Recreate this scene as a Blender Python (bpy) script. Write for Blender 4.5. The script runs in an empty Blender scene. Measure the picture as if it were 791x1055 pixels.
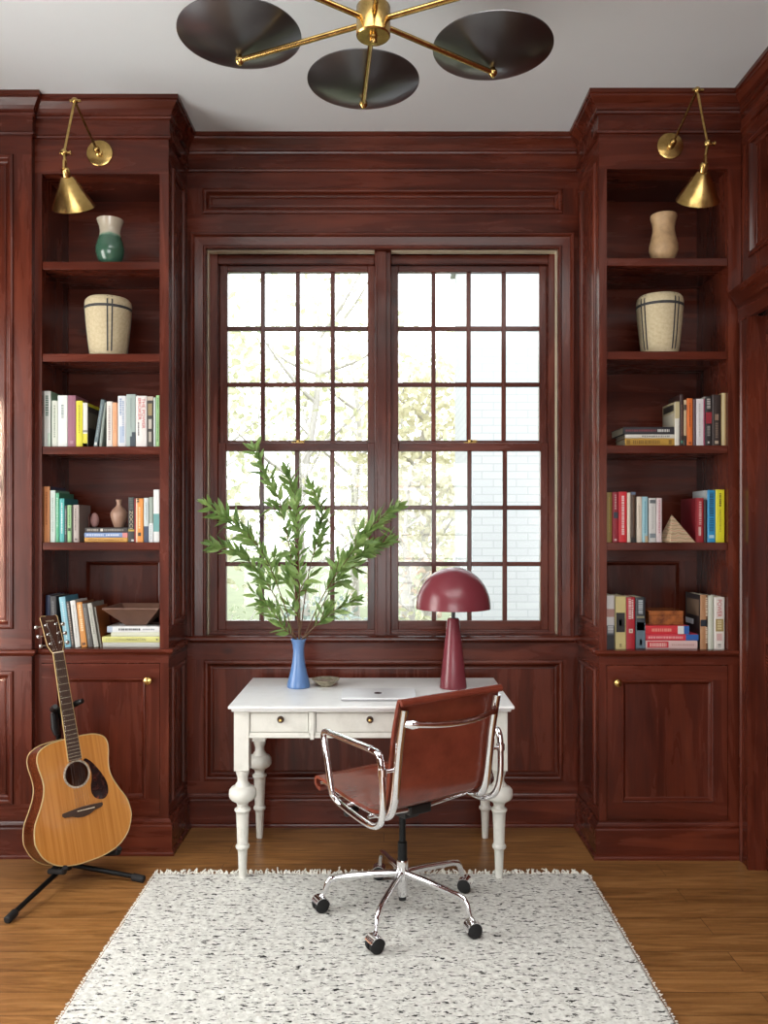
import bpy, bmesh, math, random
from math import sin, cos, pi, radians
from mathutils import Vector, Matrix
rng = random.Random(7)
scene = bpy.context.scene
COL = scene.collection
F, CX, CY, CAMZ = 850.0, 395.5, 543.0, 1.48      # focal length in px, vanishing point, eye height

def wx(px, Y): return (px - CX) * Y / F
def wz(py, Y): return CAMZ - (py - CY) * Y / F

# ------------------------------------------------------------------ mesh builder
class MB:
    def __init__(s): s.v = []; s.f = []; s.mi = []; s.m = 0; s.sm = []; s.smooth = False
    def add(s, vs, fs):
        b = len(s.v); s.v += [tuple(p) for p in vs]
        for f in fs:
            s.f.append(tuple(i + b for i in f)); s.mi.append(s.m); s.sm.append(s.smooth)
        return s
    def box(s, x0, x1, y0, y1, z0, z1, M=None):
        vs = [Vector((x, y, z)) for z in (z0, z1) for y in (y0, y1) for x in (x0, x1)]
        if M: vs = [M @ p for p in vs]
        s.add(vs, [(0, 2, 3, 1), (4, 5, 7, 6), (0, 1, 5, 4), (2, 6, 7, 3), (0, 4, 6, 2), (1, 3, 7, 5)]); return s
    def rings(s, rings, caps=True, close=False):
        n = len(rings[0]); vs = [p for r in rings for p in r]; fs = []
        k = len(rings)
        for i in range(k if close else k - 1):
            a, b = i * n, ((i + 1) % k) * n
            for j in range(n): fs.append((a + j, a + (j + 1) % n, b + (j + 1) % n, b + j))
        if caps and not close:
            fs.append(tuple(reversed(range(n)))); fs.append(tuple((k - 1) * n + j for j in range(n)))
        s.add(vs, fs); return s
    def tube(s, pts, r, n=10, caps=True, close=False, squash=None):
        pts = [Vector(p) for p in pts]; k = len(pts)
        rr = r if isinstance(r, (list, tuple)) else [r] * k
        rings = []; up = None
        for i, p in enumerate(pts):
            if close: t = pts[(i + 1) % k] - pts[i - 1]
            else: t = pts[min(i + 1, k - 1)] - pts[max(i - 1, 0)]
            t.normalize()
            if up is None: up = Vector((0, 0, 1)) if abs(t.z) < .9 else Vector((1, 0, 0))
            a = t.cross(up)
            if a.length < 1e-5: a = t.orthogonal()
            a.normalize(); b = a.cross(t).normalized(); up = b
            q = squash or (1, 1)
            rings.append([p + a * (cos(2 * pi * j / n) * rr[i] * q[0]) + b * (sin(2 * pi * j / n) * rr[i] * q[1]) for j in range(n)])
        sm = s.smooth; s.smooth = True; s.rings(rings, caps, close); s.smooth = sm; return s
    def lathe(s, prof, n=32, c=(0, 0, 0), M=None, closed=False):
        c = Vector(c); rings = []
        for r, z in prof:
            ring = [Vector((max(r, 1e-5) * cos(2 * pi * j / n), max(r, 1e-5) * sin(2 * pi * j / n), z)) for j in range(n)]
            rings.append([((M @ p) if M else p) + c for p in ring])
        sm = s.smooth; s.smooth = True; s.rings(rings, not closed, closed); s.smooth = sm; return s
    def prism(s, out, M, d):                        # outline (u,v) extruded along third axis by d
        n = len(out)
        a = [M @ Vector((u, v, 0)) for u, v in out]; b = [M @ Vector((u, v, d)) for u, v in out]
        s.add(a + b, [tuple(reversed(range(n))), tuple(range(n, 2 * n))] + [(i, (i + 1) % n, n + (i + 1) % n, n + i) for i in range(n)]); return s
    def panel(s, P, u0, u1, v0, v1, prof, cap=True, mi=(0, 1)):
        # mitred moulding round a rectangle; prof = (inset, height) from outside in
        O, U, V, N = P; rs = []
        for i, h in prof:
            rs.append([O + U * u + V * v + N * h for u, v in ((u0 + i, v0 + i), (u1 - i, v0 + i), (u1 - i, v1 - i), (u0 + i, v1 - i))])
        for a, b in zip(rs, rs[1:]):
            for j in range(4):
                s.m = mi[1] if j in (0, 2) else mi[0]
                s.add([a[j], a[(j + 1) % 4], b[(j + 1) % 4], b[j]], [(0, 1, 2, 3)])
        s.m = mi[0]
        if cap: s.add(rs[-1], [(0, 1, 2, 3)])
        return s
    def framed(s, P, u0, u1, v0, v1, holes, mi=(0, 1)):
        # flat face with rectangular holes: stiles take material 0 (upright grain), rails material 1
        O, U, V, N = P
        us = sorted({u0, u1} | {h[0] for h in holes} | {h[1] for h in holes})
        vs = sorted({v0, v1} | {h[2] for h in holes} | {h[3] for h in holes})
        for a, b in zip(us, us[1:]):
            for c, d in zip(vs, vs[1:]):
                m, q = (a + b) / 2, (c + d) / 2
                if any(h[0] < m < h[1] and h[2] < q < h[3] for h in holes): continue
                s.m = mi[0] if any(h[2] < q < h[3] for h in holes) else mi[1]
                s.add([O + U * a + V * c, O + U * b + V * c, O + U * b + V * d, O + U * a + V * d], [(0, 1, 2, 3)])
        s.m = mi[0]; return s
    def sweep(s, prof, path, caps=True):             # profile (projection, z) along a plan path, mitred; projects to the right of travel
        path = [Vector(p) for p in path]; ns = []
        for a, b in zip(path, path[1:]):
            d = (b - a).normalized(); ns.append(Vector((d.y, -d.x)))
        offs = []
        for i in range(len(path)):
            if i == 0: o = ns[0]
            elif i == len(path) - 1: o = ns[-1]
            else: o = (ns[i - 1] + ns[i]) / (1 + ns[i - 1].dot(ns[i]))
            offs.append(o)
        n = len(prof); rs = []
        for p, o in zip(path, offs): rs.append([Vector((p.x + o.x * d, p.y + o.y * d, z)) for d, z in prof])
        for a, b in zip(rs, rs[1:]):
            s.add(a + b, [(j, n + j, n + j + 1, j + 1) for j in range(n - 1)])
        if caps: s.add(rs[0], [tuple(range(n))]); s.add(rs[-1], [tuple(reversed(range(n)))])
        return s

ROOT = {}                                            # thing -> base location
def build(name, mb, mat, parent=None, loc=None, bevel=0, smooth=None, subd=0, local=False, autos=None):
    org = Vector((0, 0, 0))
    if parent is not None and not local: org = ROOT.get(parent, org)
    elif loc is not None and not local: org = Vector(loc)
    me = bpy.data.meshes.new(name)
    me.from_pydata([tuple(Vector(p) - org) for p in mb.v], [], mb.f)
    mats = mat if isinstance(mat, (list, tuple)) else [mat]
    for m in mats: me.materials.append(m)
    k = len(mats) - 1
    me.polygons.foreach_set('material_index', [min(i, k) for i in mb.mi])
    sm = mb.sm if smooth is None else [smooth] * len(mb.f)
    me.polygons.foreach_set('use_smooth', sm)
    me.update()
    o = bpy.data.objects.new(name, me); COL.objects.link(o)
    if parent is not None:
        o.parent = parent; ROOT[o] = org
    elif loc is not None:
        o.location = loc; ROOT[o] = Vector(loc)
    if any(sm) and autos is None: autos = 40
    if autos:
        try: me.set_sharp_from_angle(angle=radians(autos))
        except Exception: pass
    if bevel:
        b = o.modifiers.new('bevel', 'BEVEL'); b.width = bevel; b.segments = 2; b.limit_method = 'ANGLE'; b.angle_limit = radians(40)
        try: b.harden_normals = False
        except Exception: pass
    if subd:
        q = o.modifiers.new('sub', 'SUBSURF'); q.levels = subd; q.render_levels = subd
    return o

def tag(o, label=None, cat=None, group=None, kind=None):
    if label: o['label'] = label
    if cat: o['category'] = cat
    if group: o['group'] = group
    if kind: o['kind'] = kind
    return o

def thing(name, label, cat, loc, rot=(0, 0, 0), group=None):
    o = bpy.data.objects.new(name, None); COL.objects.link(o)
    o.empty_display_size = .05; o.location = loc; o.rotation_euler = rot; ROOT[o] = Vector(loc)
    return tag(o, label, cat, group)

def struct(name, mb, mat, **k): return tag(build(name, mb, mat, **k), kind='structure')

def catmull(pts, n=8, closed=False):
    pts = [Vector(p) for p in pts]; k = len(pts); out = []
    for i in range(k if closed else k - 1):
        if closed: p0, p1, p2, p3 = pts[i - 1], pts[i], pts[(i + 1) % k], pts[(i + 2) % k]
        else: p0, p1, p2, p3 = pts[max(i - 1, 0)], pts[i], pts[i + 1], pts[min(i + 2, k - 1)]
        for j in range(n):
            t = j / n
            out.append(.5 * ((2 * p1) + (p2 - p0) * t + (2 * p0 - 5 * p1 + 4 * p2 - p3) * t * t + (3 * p1 - p0 - 3 * p2 + p3) * t ** 3))
    if not closed: out.append(pts[-1])
    return out

def text_mb(txt, w, h, M, depth=.0006, mb=None):     # lettering fitted to w x h, placed by M (x along the line, y up the letters, z out)
    cu = bpy.data.curves.new('t', 'FONT'); cu.body = txt; cu.extrude = 0; cu.resolution_u = 3
    o = bpy.data.objects.new('t', cu); COL.objects.link(o)
    dg = bpy.context.evaluated_depsgraph_get(); dg.update()
    me = bpy.data.meshes.new_from_object(o.evaluated_get(dg))
    vs = [v.co.copy() for v in me.vertices]; fs = [tuple(p.vertices) for p in me.polygons]
    bpy.data.objects.remove(o); bpy.data.curves.remove(cu); bpy.data.meshes.remove(me)
    x0 = min(v.x for v in vs); x1 = max(v.x for v in vs); y0 = min(v.y for v in vs); y1 = max(v.y for v in vs)
    mb = mb or MB()
    mb.add([M @ Vector(((v.x - x0) / (x1 - x0) * w, (v.y - y0) / (y1 - y0) * h, depth)) for v in vs], fs)
    return mb

# ------------------------------------------------------------------ materials
def lin(c):
    if isinstance(c, str):
        c = c.lstrip('#'); c = [int(c[i:i + 2], 16) / 255 for i in (0, 2, 4)]
    return tuple(x / 12.92 if x <= .04045 else ((x + .055) / 1.055) ** 2.4 for x in c) + (1,)

class NT:
    def __init__(s, name):
        s.mat = bpy.data.materials.new(name); s.mat.use_nodes = True
        s.t = s.mat.node_tree; s.n = s.t.nodes; s.l = s.t.links
        s.b = s.n['Principled BSDF']; s.out = s.n['Material Output']
    def new(s, typ, **k):
        o = s.n.new(typ)
        for a, b in k.items(): setattr(o, a, b)
        return o
    def link(s, a, b): s.l.new(a, b)
    def coord(s, scale=(1, 1, 1), kind='Object', rot=(0, 0, 0)):
        tc = s.new('ShaderNodeTexCoord'); mp = s.new('ShaderNodeMapping')
        mp.inputs['Scale'].default_value = scale; mp.inputs['Rotation'].default_value = rot
        s.link(tc.outputs[kind], mp.inputs['Vector']); return mp.outputs['Vector']
    def noise(s, vec, scale=5, detail=4, rough=.55, dist=0):
        o = s.new('ShaderNodeTexNoise'); o.inputs['Scale'].default_value = scale; o.inputs['Detail'].default_value = detail
        o.inputs['Roughness'].default_value = rough; o.inputs['Distortion'].default_value = dist
        s.link(vec, o.inputs['Vector']); return o.outputs['Fac']
    def ramp(s, fac, stops, interp='LINEAR'):
        o = s.new('ShaderNodeValToRGB'); o.color_ramp.interpolation = interp; e = o.color_ramp.elements
        while len(e) < len(stops): e.new(.5)
        for q, (p, c) in zip(e, stops): q.position = p; q.color = c if len(c) == 4 else tuple(c) + (1,)
        s.link(fac, o.inputs['Fac']); return o.outputs['Color']
    def mix(s, fac, a, b, mode='MIX'):
        o = s.new('ShaderNodeMix', data_type='RGBA', blend_type=mode)
        for v, i in ((fac, 0), (a, 6), (b, 7)):
            if isinstance(v, (int, float)): o.inputs[i].default_value = v
            elif isinstance(v, tuple): o.inputs[i].default_value = v
            else: s.link(v, o.inputs[i])
        return o.outputs[2]
    def bump(s, h, strength=.2, dist=.002):
        o = s.new('ShaderNodeBump'); o.inputs['Strength'].default_value = strength; o.inputs['Distance'].default_value = dist
        s.link(h, o.inputs['Height']); s.link(o.outputs['Normal'], s.b.inputs['Normal'])
    def set(s, **k):
        for a, v in k.items():
            i = s.b.inputs[a.replace('_', ' ')]
            if hasattr(v, 'node') or hasattr(v, 'is_linked'): s.link(v, i)
            else: i.default_value = v
        return s.mat

MATS = {}
def plain(c, rough=.5, metal=0, spec=.5, coat=0, name=None):
    key = (str(c), rough, metal, spec, coat)
    if key in MATS: return MATS[key]
    t = NT(name or 'paint'); m = t.set(Base_Color=lin(c), Roughness=rough, Metallic=metal, Specular_IOR_Level=spec, Coat_Weight=coat)
    MATS[key] = m; return m

WOODC = [(.030, .0060, .0034), (.094, .0180, .0088), (.170, .0370, .0165)]
def wood(axis, cols=WOODC, rough=.26, coat=.10, name='cherry'):
    t = NT(name + '_' + axis); sc = {'z': (6, 6, .6), 'x': (.6, 6, 6), 'y': (6, .6, 6)}[axis]
    v = t.coord(sc); n1 = t.noise(v, 2.2, 5, .55, .9)
    sc2 = {'z': (60, 60, 2.5), 'x': (2.5, 60, 60), 'y': (60, 2.5, 60)}[axis]
    n2 = t.noise(t.coord(sc2), 2.0, 3, .6)
    v3 = t.coord((1, 1, 1)); n3 = t.noise(v3, 2.1, 3, .5)
    c = t.ramp(n1, [(.18, cols[0]), (.5, cols[1]), (.82, cols[2])])
    c = t.mix(.22, c, t.ramp(n2, [(.35, (.25, .25, .25)), (.65, (1, 1, 1))]), 'MULTIPLY')
    c = t.mix(.75, c, t.ramp(n3, [(.3, (.62, .58, .6)), (.7, (1.25, 1.2, 1.15))]), 'MULTIPLY')
    vo = t.new('ShaderNodeTexVoronoi'); vo.inputs['Scale'].default_value = 2.3      # small dark knots
    s4 = {'z': (1.6, 1.6, .9), 'x': (.9, 1.6, 1.6), 'y': (1.6, .9, 1.6)}[axis]
    t.link(t.coord(s4), vo.inputs['Vector'])
    c = t.mix(t.ramp(vo.outputs['Distance'], [(.02, (.55, .55, .55)), (.085, (0, 0, 0))]), c, (.010, .004, .004, 1))
    t.bump(n2, .015, .001)
    return t.set(Base_Color=c, Roughness=t.ramp(n1, [(.3, (rough - .05,) * 3), (.7, (rough + .06,) * 3)]), Coat_Weight=coat, Coat_Roughness=.10, Specular_IOR_Level=.27)
WZ, WX, WY = wood('z'), wood('x'), wood('y')
WOOD = [WZ, WX]; WOODS = [WZ, WY]

def floor_mat():
    t = NT('oak_floor'); v = t.coord((1, 1, 1))
    br = t.new('ShaderNodeTexBrick'); br.offset = .37; br.offset_frequency = 2
    br.inputs['Scale'].default_value = 1; br.inputs['Brick Width'].default_value = 1.9; br.inputs['Row Height'].default_value = .125
    br.inputs['Mortar Size'].default_value = .0012; br.inputs['Mortar Smooth'].default_value = .3; br.inputs['Bias'].default_value = 0
    br.inputs['Color1'].default_value = (0, 0, 0, 1); br.inputs['Color2'].default_value = (1, 1, 1, 1); br.inputs['Mortar'].default_value = (.5, .5, .5, 1)
    t.link(v, br.inputs['Vector'])
    ad = t.new('ShaderNodeVectorMath', operation='MULTIPLY_ADD'); t.link(br.outputs['Color'], ad.inputs[0]); ad.inputs[1].default_value = (7, 3, 5); t.link(t.coord((1.1, 11, 1)), ad.inputs[2])
    n = t.noise(ad.outputs[0], 2.2, 6, .62, 1.6)
    c = t.ramp(n, [(.28, (.125, .054, .015)), (.5, (.26, .120, .036)), (.75, (.39, .20, .070))])
    c = t.mix(.5, c, t.ramp(br.outputs['Color'], [(0, (.66, .62, .58)), (1, (1.15, 1.12, 1.1))]), 'MULTIPLY')
    c = t.mix(br.outputs['Fac'], c, (.03, .012, .005, 1))
    t.bump(n, .05, .001)
    return t.set(Base_Color=c, Roughness=.34, Coat_Weight=.15, Coat_Roughness=.25)
FLOOR = floor_mat()

def speckle(name, base, dark, scale, lo, hi, rough=.5, bump=.1):
    t = NT(name); n = t.noise(t.coord((1, 1, 1)), scale, 5, .6)
    c = t.ramp(n, [(lo, dark), (hi, base)]); t.bump(n, bump, .001)
    return t.set(Base_Color=c, Roughness=rough)
CEIL = speckle('ceiling_paint', (.77, .825, .85), (.74, .795, .82), 1.5, .3, .7, .8, .02)
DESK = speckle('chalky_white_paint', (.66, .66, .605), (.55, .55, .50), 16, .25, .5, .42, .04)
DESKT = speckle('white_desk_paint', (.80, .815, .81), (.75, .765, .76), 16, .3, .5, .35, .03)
CHROME = plain((.93, .93, .94), .07, 1, name='chrome')
BRASS = speckle('aged_brass', (.62, .42, .155), (.40, .26, .085), 30, .35, .65, .24, .03); BRASS.node_tree.nodes['Principled BSDF'].inputs['Metallic'].default_value = 1
BLACKM = plain((.10, .105, .11), .36, .6, name='gunmetal')
BLACKP = plain((.06, .062, .065), .45, name='black_plastic')
RUBBER = plain((.045, .045, .048), .75, name='black_rubber')
GREYM = plain((.32, .33, .34), .4, .6, name='dark_steel')
MAROON = plain((.47, .205, .24), .27, 0, .5, .0, name='maroon_lacquer')
DARK = plain((.03, .02, .02), .8, name='dark')
def leather():
    t = NT('cognac_leather'); v = t.coord((1, 1, 1)); n = t.noise(v, 9, 4, .6); n2 = t.noise(v, 260, 3, .6)
    c = t.ramp(n, [(.3, (.130, .026, .015)), (.7, (.205, .043, .024))])
    t.bump(n2, .12, .0006); return t.set(Base_Color=c, Roughness=.25, Coat_Weight=.2)
LEATHER = leather()
def rugmat():
    t = NT('flecked_wool'); g = t.noise(t.coord((1, 1, 1)), 55, 3, .6); big = t.noise(t.coord((1, 1, 1)), 2.2, 2, .5)
    f1 = t.noise(t.coord((23, 84, 1)), 1.0, 3, .62); f2 = t.noise(t.coord((36, 110, 1)), 1.0, 2, .55)
    c = t.ramp(g, [(.3, (.52, .525, .49)), (.65, (.74, .75, .705))])
    c = t.mix(t.ramp(f1, [(.59, (0, 0, 0)), (.62, (1, 1, 1))]), c, (.022, .021, .020, 1))
    c = t.mix(t.ramp(f2, [(.615, (0, 0, 0)), (.66, (.75, .75, .75))]), c, (.09, .088, .082, 1))
    c = t.mix(.5, c, t.ramp(big, [(.3, (.9, .9, .9)), (.7, (1.05, 1.05, 1.04))]), 'MULTIPLY')
    t.bump(g, .5, .006); return t.set(Base_Color=c, Roughness=.95, Specular_IOR_Level=.1)
RUG = rugmat(); WOOL = plain((.86, .855, .82), .95, 0, .1, name='cream_wool')
def glass():
    t = NT('window_glass'); tr = t.new('ShaderNodeBsdfTransparent'); gl = t.new('ShaderNodeBsdfGlossy'); gl.inputs['Roughness'].default_value = .02
    fr = t.new('ShaderNodeFresnel'); fr.inputs['IOR'].default_value = 1.35; mx = t.new('ShaderNodeMixShader')
    t.link(fr.outputs[0], mx.inputs[0]); t.link(tr.outputs[0], mx.inputs[1]); t.link(gl.outputs[0], mx.inputs[2]); t.link(mx.outputs[0], t.out.inputs['Surface'])
    tr.inputs['Color'].default_value = (.97, .98, .975, 1); return t.mat
GLASS = glass()
def leafmat(name, a, b, trans=.25):
    t = NT(name); n = t.noise(t.coord((1, 1, 1)), 14, 3, .6); c = t.ramp(n, [(.3, a), (.7, b)])
    tl = t.new('ShaderNodeBsdfTranslucent'); t.link(c, tl.inputs['Color']); mx = t.new('ShaderNodeMixShader'); mx.inputs[0].default_value = trans
    t.link(t.b.outputs[0], mx.inputs[1]); t.link(tl.outputs[0], mx.inputs[2]); t.link(mx.outputs[0], t.out.inputs['Surface'])
    t.set(Base_Color=c, Roughness=.42); return t.mat
LEAF = leafmat('branch_leaf', (.09, .19, .04), (.36, .52, .17), .42)
STEM = plain((.36, .25, .15), .6, name='stem')

# ------------------------------------------------------------------ camera
cam = bpy.data.objects.new('camera', bpy.data.cameras.new('camera')); COL.objects.link(cam)
cam.location = (0, 0, CAMZ); cam.rotation_euler = (pi / 2, 0, 0)
cam.data.sensor_fit = 'VERTICAL'; cam.data.sensor_height = 24; cam.data.lens = F / 1055 * 24
cam.data.shift_y = (CY - 527.5) / 1055; cam.data.clip_start = .05; cam.data.clip_end = 200
scene.camera = cam
# ------------------------------------------------------------------ the room
X, Y_, Z = Vector((1, 0, 0)), Vector((0, 1, 0)), Vector((0, 0, 1))
CZ = 3.415                                           # ceiling
YB = 4.09                                            # back wall face
XL, XR = -.976, .962                                 # inner faces of the two bookcases
YL, YR = 3.74, 3.69                                  # fronts of the two bookcases
LX0, RX1 = -1.582, 1.597
LEDGE = .93
RXW, LXW, YF = 1.60, -2.42, -2.7                     # right wall, left wall, wall behind the camera
PROF = [(0, 0), (.001, .006), (.003, .0088), (.006, .0100), (.010, .0108), (.014, .0109), (.018, .0102), (.021, .0085), (.023, .004), (.025, -.003), (.029, -.009), (.034, -.0135), (.038, -.014), (.040, -.011), (.046, -.010), (.048, -.013)]
CROWN = [(0, 3.238), (.010, 3.240), (.013, 3.247), (.010, 3.254), (.006, 3.256), (.006, 3.322), (.014, 3.325), (.017, 3.333), (.014, 3.341), (.016, 3.350), (.024, 3.364), (.036, 3.376), (.046, 3.387), (.048, 3.394), (.056, 3.397), (.056, CZ), (0, CZ)]
BASE = [(0, .160), (.006, .160), (.010, .154), (.013, .146), (.011, .139), (.018, .136), (.020, .130), (.020, .020), (.028, .016), (.030, .010), (.030, 0), (0, 0)]

mb = MB(); mb.box(LXW - .2, RXW + .2, YF - .2, YB + .12, -.12, 0); struct('floor', mb, FLOOR)
mb = MB(); mb.box(LXW - .2, RXW + .2, YF - .2, YB + .3, CZ, CZ + .12); struct('ceiling', mb, CEIL)

# back wall: panelled face with one opening for the pair of windows
WX0, WX1, WZ0, WZ1 = -.878, .862, .925, 2.856
P = (Vector((0, YB, 0)), X, Z, -Y_)
low = (-.893, .888, .222, .822); top = (wx(208.5, YB), wx(579.6, YB), wz(220.5, YB), wz(194, YB))
mb = MB(); mb.framed(P, XL, XR, 0, CZ, [low, top, (WX0, WX1, WZ0, WZ1)], (0, 1))
mb.panel(P, *low, PROF, mi=(0, 1)); mb.panel(P, *top, PROF, mi=(1, 1))
mb.m = 0
for a in ((XL - .62, WX0, .0, CZ), (WX1, XR + .64, .0, CZ)): mb.box(a[0], a[1], YB + .03, YB + .20, a[2], a[3])
mb.box(WX0, WX1, YB + .03, YB + .20, 0, WZ0); mb.box(WX0, WX1, YB + .03, YB + .20, WZ1, CZ)
struct('wall_back', mb, WOOD)

mb = MB(); mb.m = 0; mb.sweep(CROWN, [(XL, YB), (XR, YB)], False); struct('trim_1', mb, WX)           # crown along the back wall
mb = MB(); mb.sweep(BASE, [(XL, YB), (XR, YB)], False); struct('baseboard_back', mb, WX)
# window casing with a backband
mb = MB(); cp = [(0, 0), (0, .026), (.004, .030), (.012, .030), (.017, .024), (.020, .017), (.060, .014), (.066, .020), (.074, .020), (.0765, .014), (.0765, 0)]
c0, c1, cz1 = WX0 - .0765, WX1 + .0765, WZ1 + .0765
Oc, Uc, Vc, Nc = P
rs = [[Oc + Uc * u + Vc * v + Nc * h for u, v in ((c0 + i, LEDGE), (c0 + i, cz1 - i), (c1 - i, cz1 - i), (c1 - i, LEDGE))] for i, h in cp]
for a, b in zip(rs, rs[1:]):
    for j in range(3):
        mb.m = 1 if j == 1 else 0; mb.add([a[j], a[j + 1], b[j + 1], b[j]], [(0, 1, 2, 3)])
struct('trim_2', mb, WOOD)
# window stool / chair rail
mb = MB(); mb.sweep([(0, .905), (.010, .908), (.014, .914), (.024, .918), (.036, .920), (.040, .925), (.0395, .931), (.037, .936), (.032, .940), (.025, .9425), (.012, .944), (-.09, .9445), (-.09, .905)], [(XL, YB), (XR, YB)])
struct('trim_3', mb, WX)

# windows: frame (jambs, head, mullion half) > two sashes > glass, lock
MULX0, MULX1 = -.046, .035
JAMB_SHEEN = plain((.80, .76, .66), .4, name='jamb_sheen')  # pale colour painted in for the bright reflection along window head and jamb
def sash(mb, x0, x1, z0, z1, px0, px1, pz0, pz1, y0, y1):
    for a in ((x0, px0, z0, z1), (px1, x1, z0, z1)): mb.m = 0; mb.box(a[0], a[1], y0, y1, a[2], a[3])
    for a in ((px0, px1, z0, pz0), (px0, px1, pz1, z1)): mb.m = 1; mb.box(a[0], a[1], y0, y1, a[2], a[3])
    for k in range(1, 4):
        c = px0 + (px1 - px0) * k / 4; mb.m = 0; mb.box(c - .0112, c + .0112, y0 + .006, y1 - .004, pz0, pz1)
    for k in range(1, 3):
        c = pz0 + (pz1 - pz0) * k / 3; mb.m = 1; mb.box(px0, px1, y0 + .008, y1 - .006, c - .0112, c + .0112)
def window(name, x0, x1, s0, s1, p0, p1, left):
    mb = MB(); mb.m = 0
    jl = (x0, s0) if left else (x0, s0); jr = (s1, x1)
    if left: mb.box(x0 - .02, x0, YB - .002, YB + .19, .94, WZ1 + .02); mb.box(x0, s0, 4.150, 4.26, .94, WZ1)
    else: mb.box(x1, x1 + .02, YB - .002, YB + .19, .94, WZ1 + .02); mb.box(s1, x1, 4.150, 4.26, .94, WZ1)
    mb.m = 1; mb.box(x0, x1, YB - .002, YB + .19, WZ1, WZ1 + .02); mb.box(x0, x1, 4.172, 4.26, 2.811, WZ1); mb.box(x0, x1, 4.155, 4.28, .90, .962)
    mb.box(x0, x1, 4.140, 4.158, .94, .955)
    if left:                                          # the mullion between the two windows
        mb.m = 0; mb.box(MULX0, MULX1, 4.118, 4.26, .94, WZ1); mb.box(MULX0 + .012, MULX1 - .022, 4.108, 4.12, .94, WZ1)
    w = struct(name, mb, WOOD, bevel=.003)
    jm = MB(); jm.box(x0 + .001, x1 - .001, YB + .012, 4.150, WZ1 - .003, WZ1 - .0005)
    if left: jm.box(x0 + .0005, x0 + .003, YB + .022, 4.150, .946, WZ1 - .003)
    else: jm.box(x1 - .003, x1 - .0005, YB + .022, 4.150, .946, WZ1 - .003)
    tag(build('jamb_sheen', jm, JAMB_SHEEN, w), 'pale strip imitating sheen on the jamb')
    lo = MB(); sash(lo, s0, s1, .962, 1.905, p0, p1, 1.008, 1.863, 4.160, 4.197)
    so = build('lower_sash', lo, WOOD, w, bevel=.0025)
    g = MB(); g.box(p0 - .005, p1 + .005, 4.178, 4.182, 1.0, 1.87); build('glass_pane', g, GLASS, so)
    up = MB(); sash(up, s0, s1, 1.884, 2.811, p0, p1, 1.921, 2.779, 4.200, 4.237)
    uo = build('upper_sash', up, WOOD, w, bevel=.0025)
    g = MB(); g.box(p0 - .005, p1 + .005, 4.218, 4.222, 1.915, 2.785); build('glass_pane', g, GLASS, uo)
    c = (p0 + p1) / 2 + .005; k = MB(); k.box(c - .032, c + .032, 4.172, 4.196, 1.9045, 1.910); k.lathe([(.013, 0), (.013, .010), (.008, .014)], 14, (c, 4.184, 1.910)); k.box(c - .003, c + .034, 4.178, 4.19, 1.914, 1.921)
    tag(build('sash_lock', k, BRASS, so, bevel=.001), 'small brass sash lock')
window('window_1', WX0, MULX0, -.836, MULX0, -.797, -.083, True)
window('window_2', MULX1, WX1, MULX1, .828, .073, .790, False)

# the panelled section left of the left bookcase (a little further forward)
YS = 3.705
P = (Vector((0, YS, 0)), X, Z, -Y_)
mb = MB(); h1 = (-2.30, -1.663, 1.022, 3.154); h2 = (-2.30, -1.663, .236, .834)
mb.framed(P, LXW, LX0, 0, CZ, [h1, h2]); mb.panel(P, *h1, PROF, mi=(0, 1)); mb.panel(P, *h2, PROF, mi=(0, 1))
mb.box(LXW, LX0 - .002, YS + .02, YB + .1, 0, CZ)
mb.add([(LX0, YS, 0), (LX0, YL + .05, 0), (LX0, YL + .05, CZ), (LX0, YS, CZ)], [(0, 1, 2, 3)])
struct('wall_left_return', mb, WOOD)
mb = MB(); mb.sweep(CROWN, [(LXW, YS), (LX0, YS), (LX0, YL)]); struct('trim_4', mb, WX)
mb = MB(); mb.sweep(BASE, [(LXW, YS), (LX0, YS), (LX0, YL)]); struct('baseboard_left', mb, WX)
LEDGEP = [(0, .900), (.008, .902), (.012, .908), (.020, .912), (.024, .918), (.024, .926), (.020, LEDGE), (0, LEDGE)]
mb = MB(); mb.sweep(LEDGEP, [(LXW, YS), (LX0, YS), (LX0, YL)]); struct('trim_5', mb, WX)

# right wall: a door in a moulded casing, a panel above it
P = (Vector((RXW, 0, 0)), -Y_, Z, -X)                # u = -y
dY0, dY1, dZ = 2.62, 3.56, 2.39
mb = MB(); hd = (-dY1, -dY0, 0, dZ); hp = (-3.615, -2.56, 2.66, 3.175); h3 = (-2.36, -.6, 1.022, 3.154); h4 = (-2.36, -.6, .236, .834)
mb.framed(P, -YB, -YF, 0, CZ, [hd, hp, h3, h4])
for h in (hp, h3, h4): mb.panel(P, *h, PROF)
mb.box(RXW + .05, RXW + .2, YF - .2, YB + .1, 0, CZ)
struct('wall_right', mb, WOODS)
mb = MB(); mb.sweep(CROWN, [(RXW, YR), (RXW, YF)], False); struct('trim_6', mb, WY)
mb = MB(); mb.sweep(BASE, [(RXW, 2.5), (RXW, YF)]); struct('baseboard_right', mb, WY)
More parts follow.
